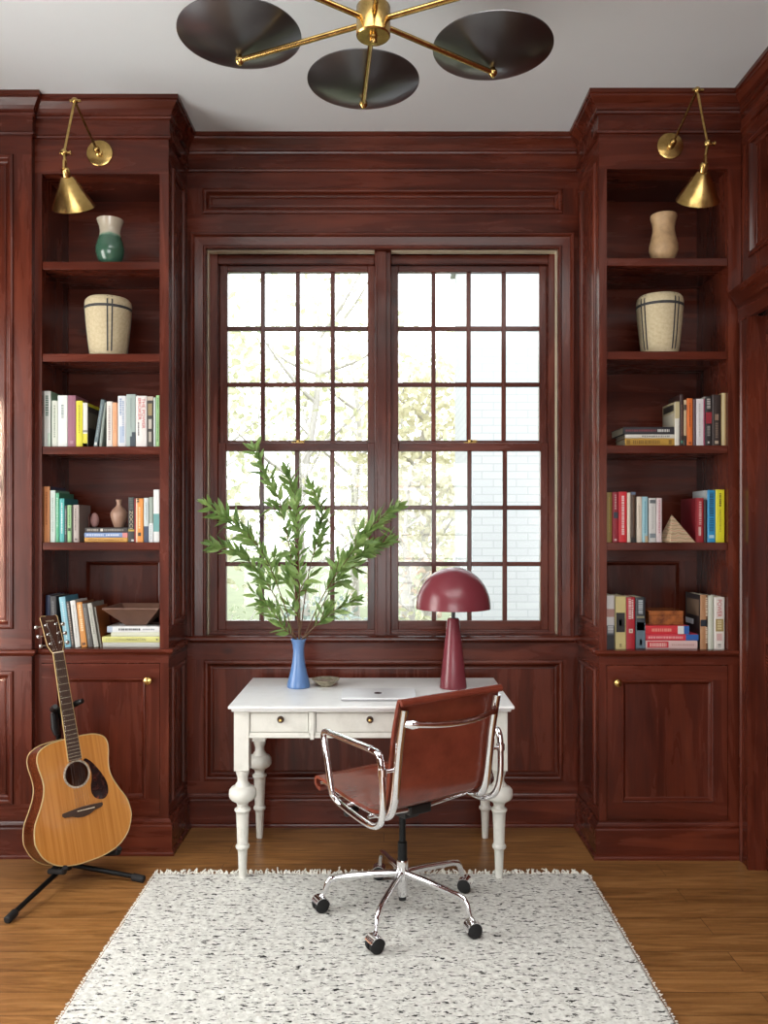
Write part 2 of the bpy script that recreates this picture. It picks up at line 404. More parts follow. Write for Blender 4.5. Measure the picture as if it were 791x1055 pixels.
# casing round the door: two uprights and a cornice head
mb = MB(); cpr = [(0, 0), (.030, 0), (.030, .016), (.024, .028), (.020, .040), (.020, .085), (.026, .092), (.024, .105), (.016, .112), (0, .115)]
for y0, sgn in ((dY1 - .002, 1), (dY0 + .002, -1)):
    vs = [(RXW - d, y0 + sgn * w, z) for z in (0, 2.40) for d, w in cpr]; n = len(cpr)
    mb.add(vs, [(i, i + 1, n + i + 1, n + i) for i in range(n - 1)])
mb.m = 1
mb.sweep([(0, 2.39), (.024, 2.39), (.024, 2.455), (.034, 2.465), (.038, 2.48), (.048, 2.495), (.062, 2.51), (.064, 2.53), (0, 2.54)], [(RXW, dY1 + .118), (RXW, dY0 - .118)])
struct('trim_7', mb, WOODS)
P2 = (Vector((RXW + .045, 0, 0)), -Y_, Z, -X)
mb = MB(); q1 = (-3.44, -2.74, 1.05, 2.28); q2 = (-3.44, -2.74, .22, .88)
mb.framed(P2, -dY1, -dY0, .004, dZ, [q1, q2]); mb.panel(P2, *q1, PROF); mb.panel(P2, *q2, PROF)
mb.box(RXW - .001, RXW + .046, dY1 - .004, dY1 + .02, 0, dZ); mb.box(RXW - .001, RXW + .046, dY0 - .02, dY0 + .004, 0, dZ)
dr = struct('door_1', mb, WOODS)
k = MB(); k.lathe([(.0, .0), (.026, .001), (.026, .006), (.010, .010), (.009, .035), (.022, .042), (.027, .055), (.022, .068), (0, .072)], 20, (RXW + .045, 2.70, .96), Matrix.Rotation(-pi / 2, 4, 'Y'))
build('door_knob', k, BRASS, dr)

# left wall and the wall behind the camera, each with tall window openings that let the day in
def holed_wall(name, P, u0, u1, holes, back):
    mb = MB(); mb.framed(P, u0, u1, 0, CZ, holes); O, U, V, N = P
    for h in holes:                                  # reveals
        for (a, b) in (((h[0], h[2]), (h[0], h[3])), ((h[0], h[3]), (h[1], h[3])), ((h[1], h[3]), (h[1], h[2])), ((h[1], h[2]), (h[0], h[2]))):
            p = [O + U * a[0] + V * a[1], O + U * b[0] + V * b[1]]; mb.add([p[0], p[1], p[1] - N * .15, p[0] - N * .15], [(0, 1, 2, 3)])
    mb.framed((O - N * .15, U, V, N), u0, u1, 0, CZ, holes)
    struct(name, mb, back)
LH = [(1.70, 3.10, .35, 2.65)]
holed_wall('wall_left', (Vector((LXW, 0, 0)), Y_, Z, X), YF, YS, LH, WOODS)
FH = [(-1.2, 1.9, .4, 2.35)]
holed_wall('wall_front', (Vector((0, YF, 0)), -X, Z, Y_), -RXW, -LXW, FH, WOOD)
def bars(name, pts, mat):
    mb = MB()
    for b in pts: mb.box(*b)
    struct(name, mb, mat)
for i, h in enumerate(LH):
    c = [(LXW - .1, LXW - .06, h[0] + (h[1] - h[0]) * k / 4 - .012, h[0] + (h[1] - h[0]) * k / 4 + .012, h[2], h[3]) for k in range(5)]
    c += [(LXW - .1, LXW - .06, h[0], h[1], h[2] + (h[3] - h[2]) * k / 6 - .012, h[2] + (h[3] - h[2]) * k / 6 + .012) for k in range(7)]
    bars('window_%d' % (3 + i), c, WZ)
h = FH[0]
bars('window_4', [(-h[0] - (h[1] - h[0]) * k / 6 - .012, -h[0] - (h[1] - h[0]) * k / 6 + .012, YF - .1, YF - .06, h[2], h[3]) for k in range(7)] +
     [(-h[1], -h[0], YF - .1, YF - .06, h[2] + (h[3] - h[2]) * k / 6 - .012, h[2] + (h[3] - h[2]) * k / 6 + .012) for k in range(7)], WZ)

# ------------------------------------------------------------------ the two built-in bookcases
SHZ = [2.685, 2.267, 1.846, 1.411]; OPZ = 3.081
def bookcase(label, x0, x1, o0, o1, yf, side, knobx, d0, d1):
    # side = +1: the exposed end is at x1 (faces +x), -1: at x0
    t = thing('bookcase', label, 'bookcase', ((x0 + x1) / 2, (yf + YB) / 2, 0), group='built-in bookcases')
    P = (Vector((0, yf, 0)), X, Z, -Y_)
    dz0, dz1 = .168, .864
    yb = YB - .006
    mb = MB(); mb.framed(P, x0, x1, 0, CZ - .001, [(o0, o1, LEDGE - .002, OPZ), (d0, d1, dz0, dz1)])
    for a, b in ((x0 + .002, o0), (o1, x1 - .002)):    # carcass sides behind the stiles
        mb.box(a, b, yf + .002, yb, 0, CZ - .002)
    mb.m = 1; mb.box(o0, o1, yf + .001, yb, OPZ, CZ - .002); mb.box(o0, o1, yf + .02, yb, .87, LEDGE - .002)
    mb.m = 0; mb.box(d0, d1, yf + .03, yf + .04, 0, .87)
    build('case', mb, WOOD, t)
    bk = MB(); PB = (Vector((0, yb - .022, 0)), X, Z, -Y_); rows = [LEDGE] + SHZ[::-1] + [OPZ]
    hs = [(o0 + .085, o1 - .085, a + .06, b - .10) for a, b in zip(rows[:1], rows[1:2])]
    bk.framed(PB, o0, o1, LEDGE - .002, OPZ, hs)
    for h in hs: bk.panel(PB, *h, [(0, 0), (.002, .004), (.008, .005), (.012, .001), (.016, -.006), (.02, -.008)])
    build('back_panel', bk, WOOD, t)
    for z in SHZ:
        s = MB(); s.m = 0; s.box(o0 + .0005, o1 - .0005, yf + .004, yb - .023, z - .036, z); build('shelf', s, WX, t, bevel=.003)
    # exposed end with two panels
    xs, U, N = (x1, Y_, X) if side > 0 else (x0, -Y_, -X)
    PS = (Vector((xs, 0, 0)), U, Z, N); a, b = (yf, YB) if side > 0 else (-YB, -yf)
    e = MB(); hs = [(a + .062, b - .062, 1.03, 3.135), (a + .062, b - .062, .222, .835)]
    e.framed(PS, a, b, 0, CZ, hs)
    for h in hs: e.panel(PS, *h, PROF)
    build('end_panel', e, WOODS, t)
    path = [(x0, yf), (x1, yf), (x1, YB)] if side > 0 else [(x0, YB), (x0, yf), (x1, yf)]
    m = MB(); m.sweep(CROWN, path, False); build('crown', m, WX, t)
    m = MB(); m.sweep(BASE, path, False); build('plinth', m, WX, t)
    m = MB(); m.sweep(LEDGEP, path, False); m.box(o0, o1, yf, yb - .023, LEDGE - .012, LEDGE); build('ledge', m, WX, t)
    # door
    d = MB(); g = .003; pn = (d0 + .068, d1 - .066, .249, .796)
    d.framed(P, d0 + g, d1 - g, dz0 + g, dz1 - g, [pn]); d.panel(P, *pn, [(0, 0), (.001, .004), (.004, .006), (.008, .005), (.010, .0), (.012, -.004), (.018, -.010), (.021, -.012)])
    d.box(d0 + g, d1 - g, yf + .016, yf + .028, dz0 + g, dz1 - g)
    for q in ((d0 + g, d0 + g + .001, dz0 + g, dz1 - g), (d1 - g - .001, d1 - g, dz0 + g, dz1 - g), (d0 + g, d1 - g, dz1 - g - .001, dz1 - g)): d.box(q[0], q[1], yf + .0005, yf + .02, q[2], q[3])
    do = build('door', d, WOOD, t)
    k = MB(); k.lathe([(.0, .0), (.0105, .0005), (.0105, .003), (.006, .006), (.0055, .014), (.015, .019), (.0195, .027), (.0165, .035), (.007, .0385), (0, .039)], 24, (knobx, yf, .788), Matrix.Rotation(pi / 2, 4, 'X'))
    tag(build('knob', k, BRASS, do), 'round brass knob')
    return t
bookcase('built-in red-brown wood bookcase behind the acoustic guitar', LX0, XL, -1.551, -1.0164, YL, 1, -1.0626, wx(42, YL), wx(165, YL))
bookcase('built-in red-brown wood bookcase holding the stone pyramid beside the door casing', XR, RX1, .996, 1.539, YR, -1, 1.038, .9945, 1.539)
# ------------------------------------------------------------------ rug
import numpy as np
RT = .014
def make_rug():
    x0, x1, y0, y1 = -.972, .866, 1.15, 3.495
    nx, ny = 230, 300
    xs = np.linspace(x0, x1, nx); ys = np.linspace(y0, y1, ny)
    gx, gy = np.meshgrid(xs, ys); r = np.random.RandomState(3)
    h = RT + (r.rand(ny, nx) - .5) * .0035
    e = np.minimum.reduce([np.arange(nx)[None, :] + 0 * gx, (nx - 1 - np.arange(nx))[None, :] + 0 * gx, np.arange(ny)[:, None] + 0 * gx, (ny - 1 - np.arange(ny))[:, None] + 0 * gx])
    h = np.where(e < 1, .001, h); gx = gx + np.where(e < 1, (r.rand(ny, nx) - .5) * .006, 0); gy = gy + np.where(e < 1, (r.rand(ny, nx) - .5) * .008, 0)
    mb = MB(); mb.v = list(map(tuple, np.stack([gx, gy, h], -1).reshape(-1, 3).tolist()))
    idx = np.arange(nx * ny).reshape(ny, nx)
    q = np.stack([idx[:-1, :-1], idx[:-1, 1:], idx[1:, 1:], idx[1:, :-1]], -1).reshape(-1, 4)
    mb.f = list(map(tuple, q.tolist())); mb.mi = [0] * len(mb.f); mb.sm = [True] * len(mb.f)
    o = build('rug', mb, RUG, loc=((x0 + x1) / 2, (y0 + y1) / 2, 0), autos=180)
    tag(o, 'cream wool rug flecked with black under the desk chair', 'rug')
    fr = MB()
    x = x0
    while x < x1:                                      # short tufts along the far edge
        L = rng.uniform(.008, .032) * (2.0 if rng.random() < .06 else 1); a = rng.uniform(-.8, .8)
        p = Vector((x, y1 - .008, .008)); q = p + Vector((sin(a) * L, cos(a) * L * .8, rng.uniform(.004, .020))); e = q + Vector((rng.uniform(-.008, .008), rng.uniform(0, .008), -.006))
        fr.tube([p, (p + q) / 2 + Vector((0, 0, .004)), q, e], [.003, .0032, .0026, .0012], 5)
        x += rng.uniform(.003, .008)
    for xx, s in ((x0, -1), (x1, 1)):
        y = y0
        while y < y1:
            L = rng.uniform(.003, .010); p = Vector((xx, y, .008))
            fr.tube([p, p + Vector((s * L, rng.uniform(-.004, .004), rng.uniform(-.002, .004)))], [.003, .0016], 5); y += .012
    build('fringe', fr, WOOL, o)
make_rug()

# ------------------------------------------------------------------ desk
def desk():
    t = thing('writing_desk', 'white painted desk with turned legs under the window', 'desk', (-.053, 3.72, 0))
    x0, x1, y0, y1, zt = -.643, .538, 3.396, 4.042, .742
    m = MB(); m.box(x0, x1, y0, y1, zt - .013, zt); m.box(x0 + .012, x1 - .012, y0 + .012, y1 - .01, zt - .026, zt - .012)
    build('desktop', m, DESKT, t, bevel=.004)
    lx, ly = (-.592, .482), (3.456, 3.93); hw = .031
    def leg(cx, cy):
        l = MB(); l.box(cx - hw, cx + hw, cy - hw, cy + hw, .466, zt - .025)
        pr = [(0, .468), (.026, .468), (.028, .455), (.025, .445), (.021, .430), (.022, .415), (.030, .404), (.031, .399), (.034, .397), (.047, .392), (.0555, .380), (.057, .366), (.0555, .352), (.047, .341), (.036, .334), (.027, .329),
              (.023, .318), (.022, .309), (.026, .306), (.033, .302), (.034, .296), (.031, .291), (.028, .288), (.0265, .275), (.0225, .16), (.0235, .153), (.0285, .149), (.0295, .143), (.0275, .137), (.0225, .133), (.020, .125), (.0155, .015), (.015, 0), (0, 0)]
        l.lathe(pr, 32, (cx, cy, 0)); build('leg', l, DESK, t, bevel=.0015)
    for a in lx:
        for b in ly: leg(a, b)
    zb = .612; f0 = 3.428; a0, a1 = lx[0] + hw, lx[1] - hw
    m = MB()
    for x in (lx[0], lx[1]): m.box(x - .022, x + .022, ly[0] + hw, ly[1] - hw, zb, zt - .025)
    m.box(a0, a1, ly[1] + .005, ly[1] + .022, zb, zt - .025)
    m.box(a0, a1, f0, f0 + .02, zb - .002, zb + .014); m.box(a0, a1, f0, f0 + .02, zt - .034, zt - .025)
    m.box(a0, a1, f0 - .004, f0 + .02, zb - .008, zb + .002)
    d1, d2 = wx(318, f0), wx(325, f0); d3, d4 = wx(438, f0), wx(445, f0)
    for a, b in ((a0, a0 + .004), (d1, d2), (d3, d4), (a1 - .004, a1)): m.box(a, b, f0, f0 + .02, zb, zt - .026)
    m.box(a0, a1, f0 + .03, f0 + .034, zb, zt - .026)
    for a, b in ((d1, d2), (d3, d4)): m.box(a + .006, b - .006, f0 - .007, f0 + .002, zb - .014, zt - .03)
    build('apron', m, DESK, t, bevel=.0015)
    for a, b, kx in ((a0 + .006, d1 - .002, wx(289, f0)), (d2 + .002, d3 - .002, wx(381, f0)), (d4 + .002, a1 - .006, wx(475, f0))):
        m = MB(); m.box(a, b, f0 + .002, f0 + .022, zb + .016, zt - .036); d = build('drawer', m, DESK, t, bevel=.002)
        k = MB(); R = Matrix.Rotation(pi / 2, 4, 'X'); c = (kx, f0 + .002, .680)
        k.lathe([(0, 0), (.0145, 0), (.0145, .004), (.0115, .007), (.010, .005), (0, .005)], 24, c, R); ko = build('knob', k, plain((.30, .225, .185), .45, .6, name='dark_bronze'), d)
        k = MB(); k.lathe([(0, .004), (.006, .005), (.005, .012), (.0075, .018), (.005, .023), (0, .024)], 16, c, R); tag(build('knob_button', k, BRASS, ko), 'brass button in dark knob')
desk()

# ------------------------------------------------------------------ things on the desk
DT = .742
t = thing('table_lamp', 'maroon mushroom lamp with domed shade on the white desk', 'lamp', (.318, 3.79, DT))
c = (.318, 3.79, 0)
m = MB(); m.lathe([(0, DT), (.061, DT), (.0625, DT + .003), (.062, DT + .008), (.0275, 1.055), (.024, 1.062), (0, 1.063)], 40, c); build('lamp_base', m, MAROON, t)
m = MB(); m.lathe([(0, 1.06), (.009, 1.06), (.009, 1.10), (.013, 1.105), (.013, 1.125), (.006, 1.14), (0, 1.14)], 16, c); build('stem', m, GREYM, t)
m = MB(); n = 16; R = .171; H = .190; zb = 1.106
out = [(R * cos(i / n * pi / 2), zb + .006 + (H - .006) * sin(i / n * pi / 2)) for i in range(n + 1)]
inn = [((R - .003) * cos(i / n * pi / 2), zb + .004 + (H - .008) * sin(i / n * pi / 2)) for i in range(n, -1, -1)]
m.lathe([(R, zb)] + out + inn + [(R - .003, zb)], 64, c, closed=True); build('lamp_shade', m, MAROON, t)
m = MB(); m.lathe([(0, 1.14), (.012, 1.14), (.028, 1.165), (.03, 1.185), (.02, 1.205), (0, 1.212)], 16, c); build('bulb', m, plain((.9, .88, .82), .3, name='bulb_glass'), t)

VX, VY = wx(307.5, 3.80), 3.80
m = MB(); pv = [(0, DT), (.049, DT), (.0525, DT + .004), (.0525, DT + .014), (.049, DT + .03), (.041, DT + .06), (.032, DT + .10), (.0265, DT + .14), (.025, DT + .17), (.027, DT + .195), (.034, DT + .218), (.0355, DT + .222), (.034, DT + .224), (.031, DT + .218), (.024, DT + .195), (.022, DT + .17), (.022, DT + .06), (0, DT + .05)]
m.lathe(pv, 40, (VX, VY, 0)); VBLUE = speckle('blue_glaze', (.09, .185, .39), (.12, .225, .45), 6, .3, .7, .28, .02)
tag(build('vase', m, VBLUE, loc=(VX, VY, DT)), 'periwinkle blue ceramic vase holding leafy branches on the desk', 'vase')

m = MB(); bx, by = wx(335.5, 3.83), 3.83
m.lathe([(0, DT), (.026, DT), (.028, DT + .003), (.045, DT + .013), (.062, DT + .030), (.065, DT + .034), (.062, DT + .034), (.042, DT + .018), (.02, DT + .010), (0, DT + .009)], 40, (bx, by, 0))
o = build('dish', m, speckle('dish_glaze', (.36, .31, .22), (.16, .14, .085), 60, .35, .65, .3), loc=(bx, by, DT)); tag(o, 'small shallow olive dish on the desk beside the blue vase', 'dish')
m = MB(); m.lathe([(0, DT + .020), (.046, DT + .0215), (.047, DT + .0222), (.030, DT + .0225), (0, DT + .0215)], 30, (bx, by, 0)); build('glaze_pool', m, speckle('speckled_inside', (.55, .40, .36), (.22, .17, .13), 90, .4, .6, .25), o)

m = MB(); lx, ly = -.022, 3.60
def rrect(w, d, r, n=6): return [(sx * (w / 2 - r) + r * cos(a), sy * (d / 2 - r) + r * sin(a)) for sx, sy, a0 in ((1, 1, 0), (-1, 1, pi / 2), (-1, -1, pi), (1, -1, 3 * pi / 2)) for a in [a0 + pi / 2 * i / n for i in range(n + 1)]]
m.prism(rrect(.322, .212, .012), Matrix.Translation((lx, ly, DT + .0065)), .0075); SILV = plain((.84, .845, .85), .38, .35, name='silver_aluminium')
lap = build('laptop', m, SILV, loc=(lx, ly, DT), bevel=.0015); tag(lap, 'closed silver laptop lying on the white desk behind the chair', 'laptop')
m = MB(); m.prism(rrect(.320, .210, .012), Matrix.Translation((lx, ly, DT + .0008)), .0050); build('laptop_base', m, plain((.55, .555, .56), .4, .6, name='grey_aluminium'), lap)
m = MB(); m.lathe([(.0, 0), (.017, 0), (.017, .0004), (0, .0004)], 24, (0, 0, 0)); m.v = [(lx - .004 + a * 1.0, ly + .0 + b * 1.25, DT + .014 + c_) for a, b, c_ in m.v]
m.smooth = True; tag(build('lid_emblem', m, plain((.16, .16, .17), .2, .5, name='dark_emblem'), lap), 'small dark emblem on the lid')

# ------------------------------------------------------------------ leafy branches
def leaf(mb, p, d, L, W, roll, bend):
    d = d.normalized(); s = d.cross(Vector((0, 0, 1)))
    if s.length < .05: s = d.orthogonal()
    s.normalize(); s = Matrix.Rotation(roll, 3, d) @ s; n = s.cross(d)
    pr = [(0, .05), (.16, .55), (.36, 1.0), (.58, .92), (.80, .55), (1, .02)]; vs = []
    for q, w in pr:
        c = p + d * (q * L) - n * (bend * q * q * L); hw = W / 2 * w; vs += [c - s * hw + n * hw * .35, c, c + s * hw + n * hw * .35]
    fs = []
    for i in range(len(pr) - 1):
        a = i * 3; fs += [(a, a + 1, a + 4, a + 3), (a + 1, a + 2, a + 5, a + 4)]
    mb.add(vs, fs)
def branch(label, pts, start, nl, seed, twigs=()):
    r = random.Random(seed)
    pts = [pts[0], (308 + (pts[1][0] - 308) * .22, 663, pts[1][2] * .15)] + [q for q in pts[1:] if q[1] < 656]
    P3 = [Vector((wx(x, VY + dy), VY + dy, wz(y, VY + dy))) for x, y, dy in pts]
    path = catmull(P3, 8); n = len(path)
    base = path[0]
    m = MB(); m.tube(path, [.0038 * (1 - .72 * i / n) for i in range(n)], 6)
    lf = MB(); lf.smooth = True
    def dress(path, start, nl):
        n = len(path); nl = int(nl * 1.1)
        for k in range(nl):
            u = start + (1 - start) * (k / max(nl - 1, 1)); i = min(int(u * (n - 1)), n - 2); f = u * (n - 1) - i
            p = path[i].lerp(path[i + 1], min(f, 1)); tg = (path[i + 1] - path[i]).normalized()
            a = k * 2.4 + r.uniform(-.4, .4); side = tg.orthogonal().normalized(); side = Matrix.Rotation(a, 3, tg) @ side; side.y *= .7
            sp = r.uniform(.42, .95) if k < nl - 1 else .02
            d = tg * cos(sp) + side * sin(sp) + Vector((0, 0, -.03))
            leaf(lf, p, d, r.uniform(.054, .094) * (1 - .2 * (u > .92)), r.uniform(.016, .026), r.uniform(0, 2 * pi), r.uniform(-.05, .22))
    dress(path, start + (1 - start) * .2, int(nl * 1.25))
    for i0, dx, dz, dy, k in twigs:
        j = int(i0 * (n - 1)); a = path[j]; b = a + Vector((dx, dy, dz)); tw = catmull([a, a.lerp(b, .5) + Vector((0, 0, .012)), b], 5)
        m.tube(tw, [.0018] * (len(tw) - 1) + [.0008], 5); dress(tw, .15, k)
    o = build('leafy_branch', m, STEM, loc=tuple(base)); tag(o, label, 'branch', 'leafy branches in the blue vase')
    build('leaves', lf, LEAF, o)
branch('tallest leafy green branch, its tip above the window meeting rail', [(308, 690, 0), (307, 640, .0), (300, 575, .02), (288, 517, .04), (275, 490, .05), (262, 461, .05)], .42, 40, 1, [(.62, -.05, .06, 0, 7), (.55, .03, .09, .03, 7)])
branch('upright leafy branch in the middle, just right of the tallest one', [(308, 690, 0), (309, 640, -.01), (308, 590, -.03), (306, 545, -.04), (304, 515, -.05), (295, 486, -.05)], .30, 46, 2, [(.45, .05, .07, -.02, 8), (.35, -.05, .07, .02, 8)])
branch('slim upright leafy branch curving between middle and right-hand branches', [(310, 690, 0), (311, 640, .02), (318, 590, .05), (328, 552, .06), (331, 528, .06), (321, 502, .06)], .45, 34, 3, [(.58, .03, .06, .02, 6)])
branch('leafy branch reaching far to the left, crossing the window jamb', [(307, 690, 0), (302, 652, .0), (290, 615, -.02), (272, 572, -.06), (245, 542, -.09), (213, 520, -.12)], .42, 48, 4, [(.72, -.05, .06, 0, 7), (.62, .02, .07, -.02, 7), (.84, -.045, .02, .0, 7)])
branch('leafy branch drooping left just below the far-left one', [(306, 690, 0), (298, 648, .03), (283, 614, .06), (262, 585, .07), (243, 568, .07), (218, 561, .06)], .40, 40, 5, [(.55, -.05, .05, .0, 7), (.45, -.06, .02, .02, 7)])
branch('short leafy branch low on the left above the vase rim', [(307, 690, 0), (303, 662, -.03), (294, 648, -.06), (282, 632, -.09), (264, 612, -.10)], .25, 22, 6)
branch('leafy branch reaching far to the right in front of the mullion', [(308, 690, 0), (316, 650, -.02), (336, 608, -.04), (362, 570, -.06), (385, 540, -.08), (411, 521, -.10)], .36, 50, 7, [(.70, .02, .08, .0, 8), (.58, .02, .08, .02, 8), (.80, .05, .015, .0, 6)])
branch('leafy branch arching right below the far-right one', [(309, 690, 0), (320, 650, .03), (341, 606, .06), (362, 578, .07), (380, 565, .07), (401, 556, .07)], .34, 44, 8, [(.5, .05, .03, 0, 7), (.62, .055, .005, 0, 7)])
branch('short leafy branch low on the right pointing at the lamp', [(309, 690, 0), (314, 662, -.02), (325, 645, -.05), (343, 630, -.07), (366, 617, -.08)], .35, 24, 9, [(.6, .015, .05, .0, 6)])
branch('short bushy branch in the centre of the bouquet behind the middle stem', [(308, 690, 0), (308, 650, .03), (304, 615, .07), (298, 595, .09), (300, 570, .10)], .45, 26, 10, [(.7, -.05, .04, .0, 6), (.6, .05, .03, .0, 6)])

# ------------------------------------------------------------------ desk chair
def chair():
    A = radians(36)
    t = thing('desk_chair', 'cognac leather and chrome swivel chair in front of the desk', 'chair', (.070, 3.14, RT), (0, 0, A))
    L = dict(local=True)
    prof = [(.228, .452), (.250, .456), (.264, .470), (.262, .486), (.245, .494), (.20, .491), (.10, .478), (.0, .468), (-.09, .464), (-.145, .468), (-.185, .484), (-.207, .515), (-.219, .56), (-.229, .63), (-.240, .71), (-.256, .79), (-.277, .866), (-.283, .878), (-.292, .881), (-.298, .874), (-.296, .865)]
    path = catmull([Vector((0, a, b)) for a, b in prof], 6)
    ib = next(i for i, p in enumerate(path) if p.y < -.186)
    def sling(pts, hw, th=.013):
        m = MB(); m.smooth = True; up = []; dn = []
        nrm = []
        for i, p in enumerate(pts):
            tg = (pts[min(i + 1, len(pts) - 1)] - pts[max(i - 1, 0)]).normalized(); nrm.append(Vector((0, tg.z, -tg.y)))
        nx = 13; top = []; bot = []
        for i, p in enumerate(pts):
            rib = .0016 if i % 9 == 4 else 0                   # shallow stitched channels
            top.append([p + Vector((hw * (2 * k / (nx - 1) - 1), 0, 0)) + nrm[i] * (-th / 2 + rib) for k in range(nx)])
            bot.append([p + Vector((hw * (2 * k / (nx - 1) - 1), 0, 0)) + nrm[i] * (th / 2 - rib) for k in range(nx)])
        rings = [a + b[::-1] for a, b in zip(top, bot)]; m.rings(rings); return m
    build('seat', sling(path[:ib + 1], .226), LEATHER, t, autos=50, **L)
    build('backrest', sling(path[ib:], .232), LEATHER, t, autos=50, **L)
    rail = catmull([Vector((0, a, b)) for a, b in [(.232, .474), (.19, .480), (.10, .468), (0, .458), (-.09, .454), (-.155, .455), (-.205, .470), (-.229, .51), (-.241, .56), (-.251, .63), (-.262, .71), (-.277, .79), (-.291, .852)]], 6)
    for s in (-1, 1):
        m = MB(); m.tube([p + Vector((s * .214, 0, 0)) for p in rail], [.0155 if p.y < -.19 else (.009 if p.y > -.13 else .012) for p in rail], 14, squash=(1.05, .95)); build('side_rail', m, CHROME, t, **L)
        arm = catmull([Vector((s * x, a, b)) for x, a, b in [(.272, .075, .500), (.276, .095, .60), (.278, .118, .685), (.278, .108, .706), (.278, .06, .708), (.278, -.08, .706), (.278, -.205, .703), (.277, -.238, .688), (.275, -.248, .62), (.272, -.248, .53), (.266, -.232, .470), (.260, -.195, .440), (.256, -.14, .430), (.256, -.04, .440), (.258, .04, .455), (.265, .065, .472)]], 6, closed=True)
        m = MB(); m.tube(arm, .0118, 12, close=True); ao = build('armrest', m, CHROME, t, **L)
        m = MB(); m.tube([(s * .215, -.251, .64), (s * .276, -.249, .64)], .0065, 10); m.lathe([(.0, -.012), (.0155, -.012), (.0155, .012), (0, .012)], 14, (s * .2745, -.2485, .64)); build('clamp', m, CHROME, ao, **L)
        m = MB(); m.tube([(s * .215, .02, .452), (s * .262, .02, .452)], .0065, 10); build('bracket', m, CHROME, ao, **L)
        m = MB(); m.tube([(s * .278, .07, .7115), (s * .278, -.19, .7095)], .0135, 12, squash=(1, .55)); build('arm_pad', m, CHROME, ao, **L)
    sp = [Vector((.190 * (2 * k / 16 - 1), -.306 - .034 * (1 - (2 * k / 16 - 1) ** 2), .800 - .012 * (1 - (2 * k / 16 - 1) ** 2))) for k in range(17)]
    m = MB(); m.tube([Vector((-.214, -.285, .800))] + sp + [Vector((.214, -.285, .800))], [.009, .017] + [.0105] * 15 + [.017, .009], 12, squash=(.6, 1)); build('back_spreader', m, CHROME, t, **L)
    m = MB()
    for y, z in ((.13, .452), (-.10, .438)): m.tube([(-.228, y, z), (0, y, z - .014), (.228, y, z)], .008, 10)
    build('seat_spreader', m, CHROME, t, **L)
    m = MB(); m.box(-.05, .05, -.115, .145, .405, .442); m.box(-.035, .035, -.06, .06, .375, .41); build('tilt_mechanism', m, BLACKP, t, bevel=.006, **L)
    m = MB(); m.tube([(-.03, .07, .42), (-.16, .075, .405)], .005, 8); lv = build('tilt_lever', m, CHROME, t, **L)
    m = MB(); m.tube([(-.155, .075, .405), (-.162, .075, .404), (-.205, .077, .398), (-.212, .077, .397)], [.009, .014, .015, .009], 12); build('lever_grip', m, BLACKP, lv, **L)
    m = MB(); m.lathe([(0, .225), (.0125, .225), (.0125, .39), (0, .39)], 20); m.lathe([(0, .165), (.0180, .165), (.0180, .268), (.014, .272), (0, .272)], 20); build('gas_column', m, BLACKM, t, **L)
    m = MB(); m.lathe([(0, .062), (.015, .062), (.0195, .068), (.0215, .12), (.0225, .196), (.021, .202), (0, .202)], 24); hb = build('base_hub', m, CHROME, t, **L)
    m = MB(); m.lathe([(0, .048), (.0145, .048), (.0155, .066), (0, .066)], 20); build('hub_cap', m, BLACKP, hb, **L)
    for k in range(5):
        a = radians(179 + 72 * k) - A; d = Vector((cos(a), sin(a), 0)); q = Vector((-d.y, d.x, 0))
        m = MB(); pts = [d * .012 + Vector((0, 0, .150)), d * .10 + Vector((0, 0, .146)), d * .245 + Vector((0, 0, .131)), d * .272 + Vector((0, 0, .124)), d * .285 + Vector((0, 0, .108)), d * .298 + Vector((0, 0, .068))]
        m.tube(pts, [.0135, .013, .0115, .0115, .011, .009], 12, squash=(.85, 1.1)); lg = build('leg', m, CHROME, t, **L)
        ca = a + [0.5, -.7, .9, 2.2, 1.2][k]; cd = Vector((cos(ca), sin(ca), 0)); cq = Vector((-cd.y, cd.x, 0)); c = d * .312 + Vector((0, 0, .0285))
        M = Matrix.Translation(c) @ Matrix(((cd.x, cq.x, 0, 0), (cd.y, cq.y, 0, 0), (0, 0, 1, 0), (0, 0, 0, 1))) @ Matrix.Rotation(pi / 2, 4, 'X')
        m = MB()
        for s in (-1, 1): m.lathe([(0, s * .005), (.024, s * .005), (.0275, s * .008), (.0275, s * .021), (.024, s * .024), (0, s * .0245)], 20, M=M)
        build('caster', m, RUBBER, lg, **L)
        m = MB(); hood = []
        for i in range(9):
            th = radians(25 + 160 * i / 8); hood.append([M @ Vector((.031 * cos(th), .031 * sin(th), w)) for w in (-.024, -.012, .012, .024)] + [M @ Vector((.0285 * cos(th), .0285 * sin(th), w)) for w in (.024, -.024)])
        m.smooth = True; m.rings(hood); m.tube([c + Vector((0, 0, .028)), d * .300 + Vector((0, 0, .064))], .0085, 10); build('caster_hood', m, CHROME, lg, **L)
chair()

